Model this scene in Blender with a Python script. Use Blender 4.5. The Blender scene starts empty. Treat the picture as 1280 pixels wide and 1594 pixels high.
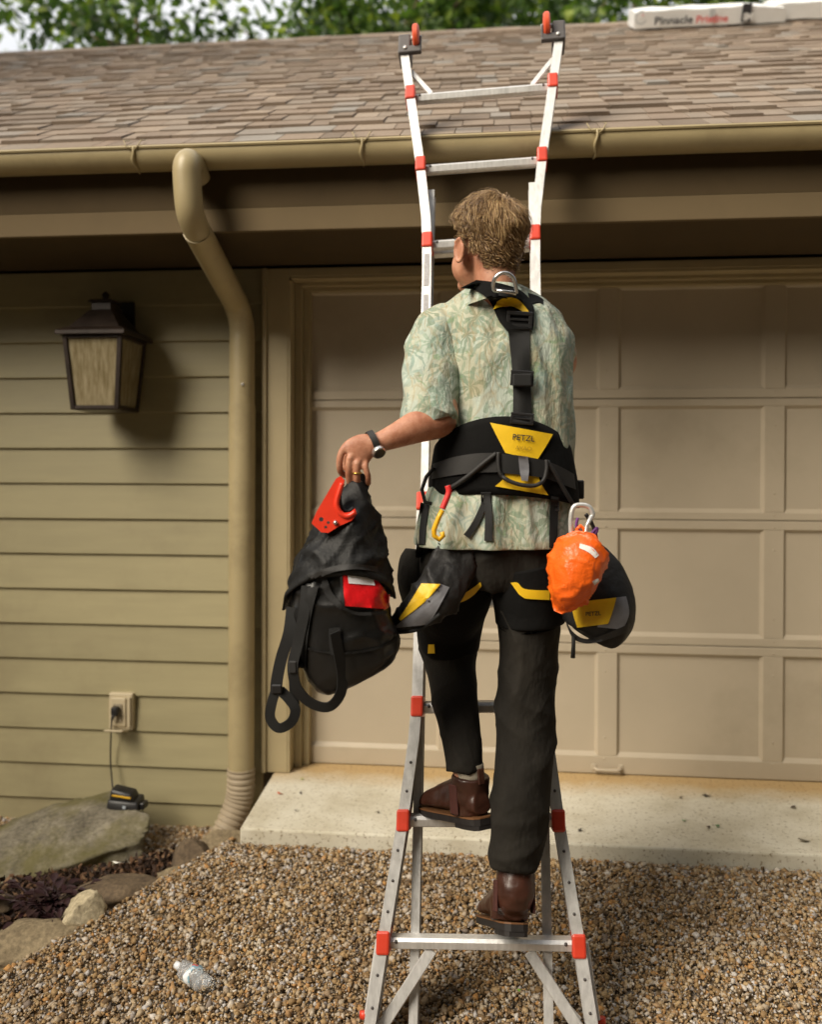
import bpy, bmesh, math, random
import numpy as np
from mathutils import Vector, Matrix, noise
from mathutils.bvhtree import BVHTree

rnd = random.Random(7)
nrs = np.random.RandomState(11)
scene = bpy.context.scene
C = scene.collection

# ------------------------------------------------------------------ camera, world, sun, exposure
F, CX, CY = 1330.0, 640.0, 747.2            # focal length and principal point in photo pixels (1280 x 1594)
YAW, PITCH, ROLL = 0.1007, -0.0085, 0.0033
D, H = 3.84, 1.426                          # camera distance from the siding plane y = 0, eye height
CAM = Vector((0, -D, H))
fw = Vector((-math.sin(YAW) * math.cos(PITCH), math.cos(YAW) * math.cos(PITCH), math.sin(PITCH)))
r0 = Vector((math.cos(YAW), math.sin(YAW), 0)); u0 = r0.cross(fw)
rt = r0 * math.cos(ROLL) + u0 * math.sin(ROLL)
up = -r0 * math.sin(ROLL) + u0 * math.cos(ROLL)
cd = bpy.data.cameras.new('camera'); cam = bpy.data.objects.new('camera', cd); C.objects.link(cam)
mw = Matrix((rt, up, -fw)).transposed().to_4x4(); mw.translation = CAM
cam.matrix_world = mw
cd.sensor_fit = 'HORIZONTAL'; cd.sensor_width = 36; cd.lens = F / 1280 * 36
cd.shift_y = -(797 - CY) / 1280
cd.clip_start = .05; cd.clip_end = 600
cd.dof.use_dof = True; cd.dof.focus_distance = 2.35; cd.dof.aperture_fstop = 2.2
scene.camera = cam

SUN_DIR = Vector((-.18, -.18, .197)).normalized()      # towards the sun: upper left, behind the camera
w = bpy.data.worlds.new('World'); scene.world = w; w.use_nodes = True
nt = w.node_tree; bg = nt.nodes['Background']
sky = nt.nodes.new('ShaderNodeTexSky'); sky.sky_type = 'NISHITA'; sky.sun_disc = False
sky.sun_elevation = math.asin(SUN_DIR.z); sky.sun_rotation = math.atan2(SUN_DIR.x, SUN_DIR.y)
sky.air_density = 1.0; sky.dust_density = 3.0; sky.ozone_density = 0.6
tcw = nt.nodes.new('ShaderNodeTexCoord'); cn = nt.nodes.new('ShaderNodeTexNoise'); cn.inputs['Scale'].default_value = 3.0; cn.inputs['Detail'].default_value = 6
nt.links.new(tcw.outputs['Generated'], cn.inputs['Vector'])
crp = nt.nodes.new('ShaderNodeValToRGB'); crp.color_ramp.elements[0].position = .36; crp.color_ramp.elements[0].color = (.75, .75, .75, 1); crp.color_ramp.elements[1].position = .56
nt.links.new(cn.outputs[0], crp.inputs[0])
cmx = nt.nodes.new('ShaderNodeMix'); cmx.data_type = 'RGBA'; cmx.inputs[7].default_value = (12.0, 12.1, 12.3, 1)      # thin bright overcast over the clear sky
nt.links.new(crp.outputs[0], cmx.inputs[0]); nt.links.new(sky.outputs[0], cmx.inputs[6]); nt.links.new(cmx.outputs[2], bg.inputs[0]); bg.inputs[1].default_value = .05
sd = bpy.data.lights.new('sun', 'SUN'); sun = bpy.data.objects.new('sun', sd); C.objects.link(sun)
sd.energy = 4.6; sd.angle = math.radians(43); sd.color = (1, .90, .745)
sun.rotation_euler = SUN_DIR.to_track_quat('Z', 'Y').to_euler(); sun.location = (-4, -6, 6)
vs = scene.view_settings
vs.view_transform = 'Standard'; vs.look = 'None'; vs.exposure = 0.89; vs.gamma = 1
scene.render.engine = 'CYCLES'
scene.cycles.use_denoising = True
scene.cycles.max_bounces = 6; scene.cycles.transparent_max_bounces = 8

# ------------------------------------------------------------------ helpers
def ray(px, py): return fw + rt * ((px - CX) / F) + up * ((CY - py) / F)
def PD(px, py, d): return CAM + ray(px, py) * d                       # point at camera depth d
def PY(px, py, y): v = ray(px, py); return CAM + v * ((y - CAM.y) / v.y)
def PZ(px, py, z): v = ray(px, py); return CAM + v * ((z - CAM.z) / v.z)

WL = {}
def _link(o, parent, loc=Vector((0, 0, 0))):
    C.objects.link(o)
    loc = Vector(loc)
    if parent is not None:
        o.parent = parent; o.location = loc - WL[parent]
    else:
        o.location = loc
    WL[o] = loc
    return o
def tag(o, label=None, cat=None, group=None, kind=None):
    if label: o['label'] = label
    if cat: o['category'] = cat
    if group: o['group'] = group
    if kind: o['kind'] = kind
    return o
def thing(name, loc, label, cat, group=None):
    o = bpy.data.objects.new(name, None); o.empty_display_size = .05
    return tag(_link(o, None, loc), label, cat, group)
def mesh(name, vs_, fs, mat, smooth=False, auto=None):
    me = bpy.data.meshes.new(name)
    me.from_pydata([tuple(v) for v in vs_], [], fs)
    if mat is not None: me.materials.append(mat)
    if smooth:
        me.polygons.foreach_set('use_smooth', [True] * len(me.polygons))
        if auto:
            try: me.set_sharp_from_angle(angle=math.radians(auto))
            except Exception: pass
    me.update()
    return me
def obj(name, vs_, fs, mat, parent=None, smooth=False, auto=None):
    return _link(bpy.data.objects.new(name, mesh(name, vs_, fs, mat, smooth, auto)), parent)
def objm(name, me, parent=None, loc=(0, 0, 0)):
    return _link(bpy.data.objects.new(name, me), parent, loc)

BF = [(0, 3, 2, 1), (4, 5, 6, 7), (0, 1, 5, 4), (1, 2, 6, 5), (2, 3, 7, 6), (3, 0, 4, 7)]
def boxv(x0, x1, y0, y1, z0, z1):
    return [(x0, y0, z0), (x1, y0, z0), (x1, y1, z0), (x0, y1, z0), (x0, y0, z1), (x1, y0, z1), (x1, y1, z1), (x0, y1, z1)]
def bevel_mesh(vs_, fs, b, seg=1):
    bm = bmesh.new()
    bv = [bm.verts.new(v) for v in vs_]
    for f in fs: bm.faces.new([bv[i] for i in f])
    bmesh.ops.recalc_face_normals(bm, faces=bm.faces)
    if b > 0: bmesh.ops.bevel(bm, geom=bm.edges[:], offset=b, segments=seg, affect='EDGES', profile=.5)
    bm.verts.index_update()
    out = ([v.co.copy() for v in bm.verts], [tuple(v.index for v in f.verts) for f in bm.faces])
    bm.free(); return out
def box(name, x0, x1, y0, y1, z0, z1, mat, parent=None, b=.003, seg=1):
    v, f = bevel_mesh(boxv(x0, x1, y0, y1, z0, z1), BF, b, seg)
    return obj(name, v, f, mat, parent)
def obox(name, c, ax, ay, az, sx, sy, sz, mat, parent=None, b=.002, seg=1, taper=1.0):
    """oriented box: centre c, unit axes, full sizes"""
    vs_ = []
    for z in (-1, 1):
        k = taper if z > 0 else 1
        for x, y in ((-1, -1), (1, -1), (1, 1), (-1, 1)):
            vs_.append(Vector(c) + ax * (x * sx / 2 * k) + ay * (y * sy / 2 * k) + az * (z * sz / 2))
    v, f = bevel_mesh(vs_, BF, b, seg)
    return obj(name, v, f, mat, parent)
def bar(name, a, b_, wdir, wd, th, mat, parent=None, bev=.002):
    """bar from a to b: width wd along wdir, thickness th across"""
    a = Vector(a); b_ = Vector(b_); t = (b_ - a).normalized()
    u = (wdir - t * wdir.dot(t)).normalized(); v = t.cross(u)
    return obox(name, (a + b_) / 2, u, v, t, wd, th, (b_ - a).length, mat, parent, bev)
def cr(a, b, c, d, t):
    return .5 * ((2 * b) + (c - a) * t + (2 * a - 5 * b + 4 * c - d) * t * t + (3 * b - a - 3 * c + d) * t * t * t)
def spline(rows, n):
    """Catmull-Rom through rows (tuples), n samples per span"""
    rows = [np.array(r, float) for r in rows]; out = []
    for i in range(len(rows) - 1):
        a = rows[max(i - 1, 0)]; b = rows[i]; c = rows[i + 1]; d = rows[min(i + 2, len(rows) - 1)]
        for k in range(n): out.append(cr(a, b, c, d, k / n))
    out.append(rows[-1]); return out
def sweep(pts, radii, n=10, cap=True, flat=None):
    """round tube along world points"""
    pts = [Vector(p) for p in pts]
    if not hasattr(radii, '__len__'): radii = [radii] * len(pts)
    vs_, fs = [], []; u = None
    for i, p in enumerate(pts):
        t = (pts[min(i + 1, len(pts) - 1)] - pts[max(i - 1, 0)]).normalized()
        if u is None:
            u = Vector((0, 0, 1)).cross(t)
            if u.length < .1: u = Vector((1, 0, 0)).cross(t)
        u = (u - t * u.dot(t)).normalized(); v = t.cross(u)
        for k in range(n):
            a = 2 * math.pi * k / n
            vs_.append(p + (u * math.cos(a) + v * math.sin(a)) * radii[i])
    m = len(pts)
    for i in range(m - 1):
        for k in range(n):
            k2 = (k + 1) % n
            fs.append((i * n + k, i * n + k2, (i + 1) * n + k2, (i + 1) * n + k))
    if cap: fs.append(tuple(range(n - 1, -1, -1))); fs.append(tuple((m - 1) * n + k for k in range(n)))
    return vs_, fs
def sm(pts, n=6): return [Vector(p) for p in spline([tuple(p) for p in pts], n)]

# ------------------------------------------------------------------ materials
def newmat(name):
    m = bpy.data.materials.new(name); m.use_nodes = True
    return m, m.node_tree, m.node_tree.nodes['Principled BSDF']
def N(t, kind, **kw):
    n = t.nodes.new(kind)
    for k, v in kw.items():
        if k.startswith('i_'):
            key = k[2:]; key = int(key) if key.isdigit() else key.replace('_', ' ')
            n.inputs[key].default_value = v
        else: setattr(n, k, v)
    return n
def ramp(t, stops, interp='LINEAR'):
    n = t.nodes.new('ShaderNodeValToRGB'); e = n.color_ramp.elements; n.color_ramp.interpolation = interp
    while len(e) > 1: e.remove(e[-1])
    for i, (p, c) in enumerate(stops):
        el = e[0] if i == 0 else e.new(p)
        el.position = p; el.color = (*c, 1) if len(c) == 3 else c
    return n
def mix(t, fac, a, b, mode='MIX'):
    n = t.nodes.new('ShaderNodeMix'); n.data_type = 'RGBA'; n.blend_type = mode
    for sock, v in ((n.inputs[0], fac), (n.inputs[6], a), (n.inputs[7], b)):
        if hasattr(v, 'is_linked') or hasattr(v, 'links'): t.links.new(v, sock)
        elif isinstance(v, (int, float)): sock.default_value = v
        else: sock.default_value = (*v, 1)
    return n.outputs[2]
def coords(t, scale=(1, 1, 1), rot=(0, 0, 0)):
    tc = t.nodes.new('ShaderNodeTexCoord'); mp = t.nodes.new('ShaderNodeMapping')
    mp.inputs['Scale'].default_value = scale; mp.inputs['Rotation'].default_value = rot
    t.links.new(tc.outputs['Object'], mp.inputs[0]); return mp.outputs[0]
def noisef(t, vec, scale, detail=4, rough=.6, dist=0):
    n = N(t, 'ShaderNodeTexNoise', i_Scale=scale, i_Detail=detail, i_Roughness=rough, i_Distortion=dist)
    t.links.new(vec, n.inputs['Vector']); return n.outputs[0]
def bump(t, bsdf, h, strength=.3, dist=.002):
    b = N(t, 'ShaderNodeBump', i_Strength=strength, i_Distance=dist)
    t.links.new(h, b.inputs['Height']); t.links.new(b.outputs[0], bsdf.inputs['Normal'])
def M(name, col, rough=.6, var=.15, scale=8, metal=0, bumpk=0, bscale=200, stretch=(1, 1, 1), spec=.5, dirt=None, dirtk=.5, objvar=0, bdist=.002, rvar=.1, sheen=0):
    m, t, b = newmat(name)
    vec = coords(t, stretch)
    n1 = noisef(t, vec, scale)
    lo = tuple(c * (1 - var) for c in col); hi = tuple(min(1, c * (1 + var)) for c in col)
    r = ramp(t, [(.3, lo), (.7, hi)]); t.links.new(n1, r.inputs[0]); out = r.outputs[0]
    if dirt:
        n2 = noisef(t, coords(t), scale * .37, 6, .7)
        r2 = ramp(t, [(.52, (0, 0, 0)), (.72, (dirtk,) * 3)]); t.links.new(n2, r2.inputs[0])
        out = mix(t, r2.outputs[0], out, dirt)
    if objvar:
        oi = N(t, 'ShaderNodeObjectInfo'); rr = ramp(t, [(0, (1 - objvar,) * 3), (1, (1 + objvar,) * 3)])
        t.links.new(oi.outputs['Random'], rr.inputs[0]); out = mix(t, 1.0, out, rr.outputs[0], 'MULTIPLY')
    t.links.new(out, b.inputs['Base Color'])
    mr = N(t, 'ShaderNodeMapRange', i_3=max(0, rough - rvar), i_4=min(1, rough + rvar)); t.links.new(n1, mr.inputs[0])
    t.links.new(mr.outputs[0], b.inputs['Roughness'])
    b.inputs['Metallic'].default_value = metal; b.inputs['Specular IOR Level'].default_value = spec
    if sheen: b.inputs['Sheen Weight'].default_value = sheen
    if bumpk: bump(t, b, noisef(t, vec, bscale, 3), bumpk, bdist)
    return m
# ------------------------------------------------------------------ shared materials
m_siding = M('siding_paint', (.325, .282, .158), .55, .06, 3, bumpk=.25, bscale=60, stretch=(1, 6, 8), dirt=(.22, .18, .10), dirtk=.6, objvar=.08)
m_trim = M('trim_paint', (.37, .30, .172), .5, .05, 4, bumpk=.12, bscale=90, dirt=(.22, .175, .10), dirtk=.3)
m_door = M('door_paint', (.45, .382, .285), .5, .05, 2.2, bumpk=.18, bscale=420, dirt=(.32, .265, .185), dirtk=.7, bdist=.001)
m_gutter = M('gutter_metal', (.37, .30, .165), .42, .06, 5, bumpk=.05, bscale=30, dirt=(.17, .13, .07), dirtk=.55)
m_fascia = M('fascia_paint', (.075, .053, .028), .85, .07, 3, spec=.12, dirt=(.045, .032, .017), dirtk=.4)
m_core = M('wall_core', (.08, .065, .045), .9)
m_concrete = M('concrete', (.56, .52, .42), .85, .10, 14, bumpk=.5, bscale=300, dirt=(.40, .33, .22), dirtk=.5)
m_bronze = M('bronze_metal', (.028, .018, .013), .4, .3, 20, metal=.3, dirt=(.06, .035, .02), dirtk=.5)
m_black = M('black_plastic', (.014, .013, .013), .42, .2, 20)
m_alu = M('aluminium', (.70, .69, .675), .38, .12, 16, metal=.45, bumpk=.15, bscale=90, stretch=(6, 6, .5), dirt=(.33, .31, .28), dirtk=.6)
m_red = M('red_plastic', (.62, .05, .022), .38, .08, 20, dirt=(.35, .04, .02), dirtk=.4)

def gz(x, y):
    """height of the gravel: falls away from the slab, with a lower bed by the wall on the left"""
    s = min(max(-.62 - y, 0), 1.5)
    base = -.088 * s
    xl = -.955 if y > -.5 else -.955 - .53 * (-.5 - y)
    k = min(max((xl - x) / .12, 0), 1)
    k = k * k * (3 - 2 * k)
    n = noise.noise(Vector((x * 1.7, y * 1.7, 3.1))) * .014 + noise.noise(Vector((x * 5, y * 5, 1))) * .005
    if y > -.66 and x > -1.0: n = -.004
    return base * (1 - k) + (-.215 + .075 * min(max((-.5 - y) / .8, 0), 1)) * k + n

# ------------------------------------------------------------------ ground sheet with its gravel
m_ground, t, b = newmat('gravel_ground')
v = coords(t)
vo = N(t, 'ShaderNodeTexVoronoi', i_Scale=55.0, i_Randomness=1.0); t.links.new(v, vo.inputs['Vector'])
sx = N(t, 'ShaderNodeSeparateColor'); t.links.new(vo.outputs['Color'], sx.inputs[0])
GR = [(0, (.09, .058, .03)), (.14, (.21, .135, .062)), (.3, (.32, .22, .105)), (.42, (.38, .285, .165)), (.54, (.38, .335, .27)), (.64, (.22, .155, .09)), (.71, (.40, .215, .07)), (.78, (.34, .275, .195)), (.87, (.50, .47, .43)), (.93, (.42, .42, .44)), (1, (.17, .135, .11))]
r = ramp(t, GR); t.links.new(sx.outputs[0], r.inputs[0])
t.links.new(mix(t, .55, r.outputs[0], (.09, .06, .03)), b.inputs['Base Color']); b.inputs['Roughness'].default_value = .9
bump(t, b, vo.outputs['Distance'], .8, .01)
vs_, fs = [], []
xs = np.concatenate([[-400, -60, -12], np.linspace(-4.2, 4.2, 75), [12, 60, 400]])
ys = np.concatenate([[-400, -60, -12], np.linspace(-4.2, .3, 50), [12, 60, 400]])
for y in ys:
    for x in xs: vs_.append((x, y, gz(x, y) - (0.012 if y < .2 else .35)))
nx = len(xs)
for j in range(len(ys) - 1):
    for i in range(nx - 1): fs.append((j * nx + i, j * nx + i + 1, (j + 1) * nx + i + 1, (j + 1) * nx + i))
tag(obj('ground', vs_, fs, m_ground, None, True), kind='structure')

# pebbles: one mass nobody could count
m_peb, t, b = newmat('pebbles')
g = N(t, 'ShaderNodeNewGeometry'); r = ramp(t, GR); t.links.new(g.outputs['Random Per Island'], r.inputs[0])
n1 = noisef(t, coords(t), 1.6, 3); r1 = ramp(t, [(.35, (.95, .88, .80)), (.65, (1.32, 1.29, 1.24))]); t.links.new(n1, r1.inputs[0])
o = mix(t, 1.0, r.outputs[0], r1.outputs[0], 'MULTIPLY')
n2 = noisef(t, coords(t), 160, 3); r2 = ramp(t, [(.35, (.8, .78, .75)), (.7, (1.15, 1.15, 1.15))]); t.links.new(n2, r2.inputs[0])
o = mix(t, 1.0, o, r2.outputs[0], 'MULTIPLY')
t.links.new(o, b.inputs['Base Color']); b.inputs['Roughness'].default_value = .75
def octa():
    a = np.array([(1, 0, 0), (-1, 0, 0), (0, 1, 0), (0, -1, 0), (0, 0, 1), (0, 0, -1)], float) * 1.15
    f = np.array([(0, 2, 4), (2, 1, 4), (1, 3, 4), (3, 0, 4), (2, 0, 5), (1, 2, 5), (3, 1, 5), (0, 3, 5)]); return a, f
OV, OF = octa()
def in_slab(x, y): return x > -1.02 and y > -.645
def pebble_field(name, n, xr, yr, dens_left, size, parent=None, reject=None):
    P = []
    while len(P) < n:
        x = rnd.uniform(*xr); y = rnd.uniform(*yr)
        if in_slab(x, y) or (reject and reject(x, y)): continue
        P.append((x, y, gz(x, y)))
    P = np.array(P); n = len(P)
    s = nrs.lognormal(math.log(size), .48, n).clip(size * .4, size * 3.2)
    sc = np.stack([s * nrs.uniform(.75, 1.3, n), s * nrs.uniform(.6, 1.05, n), s * nrs.uniform(.45, .85, n)], 1)
    q = nrs.normal(size=(n, 4)); q[:, 1:3] *= .35; q /= np.linalg.norm(q, axis=1, keepdims=True)
    w_, x_, y_, z_ = q.T
    R = np.stack([np.stack([1 - 2 * (y_**2 + z_**2), 2 * (x_*y_ - z_*w_), 2 * (x_*z_ + y_*w_)], 1),
                  np.stack([2 * (x_*y_ + z_*w_), 1 - 2 * (x_**2 + z_**2), 2 * (y_*z_ - x_*w_)], 1),
                  np.stack([2 * (x_*z_ - y_*w_), 2 * (y_*z_ + x_*w_), 1 - 2 * (x_**2 + y_**2)], 1)], 1)
    base = OV[None] * (1 + nrs.uniform(-.22, .22, (n, len(OV), 1))) * sc[:, None, :]
    V = np.einsum('nij,nkj->nki', R, base) + P[:, None, :]
    V[:, :, 2] += nrs.uniform(-.004, .007, n)[:, None]
    Fc = OF[None] + (np.arange(n) * len(OV))[:, None, None]
    me = bpy.data.meshes.new(name); me.vertices.add(n * len(OV)); me.vertices.foreach_set('co', V.ravel().astype(np.float32))
    nf = n * len(OF); me.loops.add(nf * 3); me.polygons.add(nf)
    me.loops.foreach_set('vertex_index', Fc.ravel().astype(np.int32))
    me.polygons.foreach_set('loop_start', np.arange(0, nf * 3, 3, dtype=np.int32))
    me.polygons.foreach_set('use_smooth', np.ones(nf, dtype=bool))
    me.update(calc_edges=True); me.materials.append(m_peb)
    o = _link(bpy.data.objects.new(name, me), parent)
    return o
def in_bed(x, y): return y < -.42 and x < -1.06 - .53 * max(-.5 - y, 0) and y > -1.35
tag(pebble_field('gravel', 150000, (-2.35, 1.9), (-2.15, .02), 0, .0046, None, in_bed), 'loose brown and grey pebbles covering the driveway', kind='stuff')

# concrete apron in front of the door
SZ = .052
m_slab, t, b = newmat('apron_concrete')
v = coords(t); n1 = noisef(t, v, 5, 6, .65); r = ramp(t, [(.3, (.50, .45, .335)), (.55, (.64, .60, .49)), (.75, (.71, .68, .58))]); t.links.new(n1, r.inputs[0])
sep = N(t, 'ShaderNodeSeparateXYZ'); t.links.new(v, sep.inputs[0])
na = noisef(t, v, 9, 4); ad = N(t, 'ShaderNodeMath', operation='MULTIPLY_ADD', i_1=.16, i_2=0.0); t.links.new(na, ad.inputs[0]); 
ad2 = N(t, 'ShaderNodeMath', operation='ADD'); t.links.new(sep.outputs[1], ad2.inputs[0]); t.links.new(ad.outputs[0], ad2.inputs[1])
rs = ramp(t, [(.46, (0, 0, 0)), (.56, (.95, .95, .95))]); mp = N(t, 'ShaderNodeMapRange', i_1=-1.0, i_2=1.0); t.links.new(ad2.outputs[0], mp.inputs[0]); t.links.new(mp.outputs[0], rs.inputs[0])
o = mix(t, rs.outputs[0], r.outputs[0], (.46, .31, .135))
n3 = noisef(t, v, 75, 4, .7); r3 = ramp(t, [(.33, (.36, .29, .20)), (.43, (1, 1, 1))]); t.links.new(n3, r3.inputs[0])
o = mix(t, 1.0, o, r3.outputs[0], 'MULTIPLY')
t.links.new(o, b.inputs['Base Color']); b.inputs['Roughness'].default_value = .9; bump(t, b, noisef(t, v, 260, 4), .5, .002)
sv = [(-.985, -.632, -.09), (4.6, -.632, -.09), (4.6, .3, -.09), (-1.03, .3, -.09), (-.985, -.632, SZ), (4.6, -.632, SZ), (4.6, .3, SZ), (-1.03, .3, SZ)]
sv2, sf = bevel_mesh(sv, BF, .008, 2)
tag(obj('concrete_apron', sv2, sf, m_slab), kind='structure')

# ------------------------------------------------------------------ the garage
G = thing('garage', (0, 0, 0), 'tan painted garage with lap siding, panelled door and brown shingle roof', 'garage')
ZL0, EXP = 2.0296, .1646
def siding(x0, x1, ks):
    prof = [(0.0, -.000), (-.019, 0.0), (-.005, EXP + .012), (.004, EXP + .012)]
    for k in ks:
        z = ZL0 - k * EXP; top = EXP + .012
        if z + top > 2.358: top = 2.358 - z
        pr = [(.004, .004), (-.004, 0), (-.019, 0.0), (-.0205, .003), (-.006, top), (.004, top)]
        n = 12; vs_ = []; fs = []
        for i in range(n + 1):
            x = x0 + (x1 - x0) * i / n; wob = noise.noise(Vector((x * 1.3, k * 3.1, 0))) * .0016
            for (py, pz) in pr: vs_.append((x, py + wob, z + pz + wob * .5))
        m = len(pr)
        for i in range(n):
            for j in range(m): fs.append((i * m + j, i * m + (j + 1) % m, (i + 1) * m + (j + 1) % m, (i + 1) * m + j))
        fs.append(tuple(range(m - 1, -1, -1))); fs.append(tuple(n * m + j for j in range(m)))
        obj('siding_board', vs_, fs, m_siding, G)
siding(-4.6, -1.068, range(-1, 15))
box('wall', -4.6, -1.0, .006, .5, -.4, 2.36, m_core, G, 0)
box('wall', 3.46, 5.4, -.015, .5, -.4, 2.36, m_siding, G, 0)
box('wall', -1.0, 3.46, .02, .12, 2.345, 2.36, m_core, G, 0)
box('wall', -4.6, 5.4, .55, 5.4, -.4, 2.44, m_core, G, 0)
box('foundation', -4.6, -1.03, .03, .3, -.6, -.27, m_concrete, G, 0)
# casing and jamb of the garage door
for nm, x0, x1, y0, y1, z0, z1 in (
        ('door_casing', -1.067, -1.047, -.042, .0, SZ + .003, 2.352), ('door_casing', -1.0465, -.949, -.028, .0, SZ + .003, 2.352),
        ('door_jamb', -.949, -.938, -.026, .16, SZ + .001, 2.30), ('door_stop', -.9375, -.905, .055, .16, SZ + .001, 2.30), ('door_stop', -.9045, -.873, .085, .155, SZ + .001, 2.30),
        ('head_casing', -.9485, 3.40, -.028, .0, 2.315, 2.352), ('head_jamb', -.9375, 3.40, -.024, .1, 2.302, 2.3145),
        ('head_stop', -.9045, 3.38, .05, .155, 2.285, 2.3015), ('head_stop', -.8725, 3.37, .086, .15, 2.268, 2.2845),
        ('door_casing', 3.40, 3.50, -.028, .0, SZ + .003, 2.352), ('door_jamb', 3.37, 3.3995, -.02, .16, SZ + .001, 2.30)):
    box(nm, x0, x1, y0, y1, z0, z1, m_trim, G, .003, 2)
# sectional door: one panel, stile or rail at a time
GD = obj('garage_door', *bevel_mesh(boxv(-.998, 3.46, .142, .18, .062, 2.33), BF, 0), m_door, G)
DF, DR = .12, .1365                            # front faces of frame and of recessed panels
PXS = [(-.908 + i * .728, -.268 + i * .728) for i in range(6)]
ROWS = [(1.808, 2.27, 1.767, 2.33), (1.253, 1.729, 1.218, 1.7635), (.689, 1.174, .651, 1.2145), (.137, .609, .056, .6475)]
for (p0, p1, s0, s1) in ROWS:
    box('rail', -.998, 3.46, DF, DR + .004, s0, p0, m_door, GD, .0025)
    box('rail', -.998, 3.46, DF, DR + .004, p1, s1, m_door, GD, .0025)
    xs_ = [(-.998, PXS[0][0])] + [(PXS[i][1], PXS[i + 1][0]) for i in range(5)] + [(PXS[5][1], 3.46)]
    for x0, x1 in xs_: box('stile', x0, x1, DF + .0006, DR + .004, p0 + .0003, p1 - .0003, m_door, GD, .002)
    for x0, x1 in PXS:
        k = .012; zz = .016
        vs_ = [(x0, DF + .004, p0), (x1, DF + .004, p0), (x1, DF + .004, p1), (x0, DF + .004, p1),
               (x0 + k, DR, p0 + zz), (x1 - k, DR, p0 + zz), (x1 - k, DR, p1 - k), (x0 + k, DR, p1 - k),
               (x0, .141, p0), (x1, .141, p0), (x1, .141, p1), (x0, .141, p1)]
        fs = [(4, 5, 6, 7), (0, 1, 5, 4), (1, 2, 6, 5), (2, 3, 7, 6), (3, 0, 4, 7), (0, 8, 9, 1), (1, 9, 10, 2), (2, 10, 11, 3), (3, 11, 8, 0)]
        obj('panel', vs_, fs, m_door, GD)
box('bottom_seal', -.99, 3.45, .126, .16, SZ + .001, .0625, m_black, GD, .002)
# rivets down the stile by the lift handle, and the handle
rv, rf = sweep([(0, .004, 0), (0, -.002, 0)], [.006, .004], 8)
rme = mesh('rivet', rv, rf, m_door, True)
for x in (PXS[1][1] + .033, PXS[2][1] + .045):
    for (p0, p1, s0, s1) in ROWS:
        for z in (p0 - .012, p1 + .012, (p0 * .82 + p1 * .18), p0 * .18 + p1 * .82): objm('rivet', rme, GD, (x, DF - .0005, z))
hx = PXS[1][1] + .045
hv, hf = sweep(sm([(hx - .055, DF, .083), (hx - .05, DF - .028, .083), (hx, DF - .03, .081), (hx + .05, DF - .028, .083), (hx + .055, DF, .083)], 5), .0075, 8)
obj('lift_handle', hv, hf, m_door, GD, True)
for s in (-1, 1): box('handle_plate', hx + s * .06 - .012, hx + s * .06 + .012, DF - .004, DF + .001, .07, .10, m_door, GD, .002)
# eaves
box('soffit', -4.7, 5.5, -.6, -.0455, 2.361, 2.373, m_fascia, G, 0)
box('fascia', -4.7, 5.5, -.612, -.59, 2.356, 2.445, M('fascia_lit_paint', (.13, .095, .052), .8, .08, 3, spec=.15), G, .003, 2)  # lower board lightened: the sunlit strip below the gutter's shadow is in its colour
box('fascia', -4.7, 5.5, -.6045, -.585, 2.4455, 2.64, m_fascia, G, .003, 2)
SL = .62; PHI = math.atan(SL); EY, EZ = -.715, 2.652
ez = lambda y: EZ + (y - EY) * SL
RF = obj('roof', [(x, y, z) for x in (-4.75, 5.55) for y, z in ((-.70, ez(-.70) - .012), (2.78, ez(2.78) - .012), (6.26, ez(-.70) - .012), (6.16, 2.45), (-.583, 2.45), (-.583, 2.62))],
         [(0, 1, 7, 6), (1, 2, 8, 7), (2, 3, 9, 8), (3, 4, 10, 9), (4, 5, 11, 10), (5, 0, 6, 11), (0, 5, 4, 3, 2, 1), (6, 7, 8, 9, 10, 11)], m_core, G)
box('drip_edge', -4.75, 5.55, -.716, -.60, 2.643, 2.6495, m_fascia, RF, 0)
def shingle_mat(name, src):
    m, t, b = newmat(name)
    nd = N(t, 'ShaderNodeObjectInfo') if src == 'obj' else N(t, 'ShaderNodeNewGeometry')
    rr = nd.outputs['Random'] if src == 'obj' else nd.outputs['Random Per Island']
    r = ramp(t, [(0, (.16, .125, .095)), (.15, (.215, .165, .125)), (.45, (.25, .195, .148)), (.62, (.225, .185, .148)), (.8, (.285, .225, .172)), (.92, (.25, .235, .215)), (1, (.25, .185, .138))])
    t.links.new(rr, r.inputs[0]); v = coords(t)
    tc = N(t, 'ShaderNodeNewGeometry')
    n1 = noisef(t, tc.outputs['Position'], 420, 3, .8); r1 = ramp(t, [(.3, (.6, .6, .6)), (.7, (1.4, 1.38, 1.34))]); t.links.new(n1, r1.inputs[0])
    o = mix(t, 1.0, r.outputs[0], r1.outputs[0], 'MULTIPLY')
    n2 = noisef(t, tc.outputs['Position'], 2.2, 5, .7); r2 = ramp(t, [(.35, (.82, .8, .78)), (.7, (1.1, 1.1, 1.1))]); t.links.new(n2, r2.inputs[0])
    o = mix(t, 1.0, o, r2.outputs[0], 'MULTIPLY')
    t.links.new(o, b.inputs['Base Color']); b.inputs['Roughness'].default_value = .92
    bump(t, b, n1, .6, .0015); return m
ms_o, ms_i = shingle_mat('shingle_granules', 'obj'), shingle_mat('shingle_granules_far', 'isl')
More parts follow.
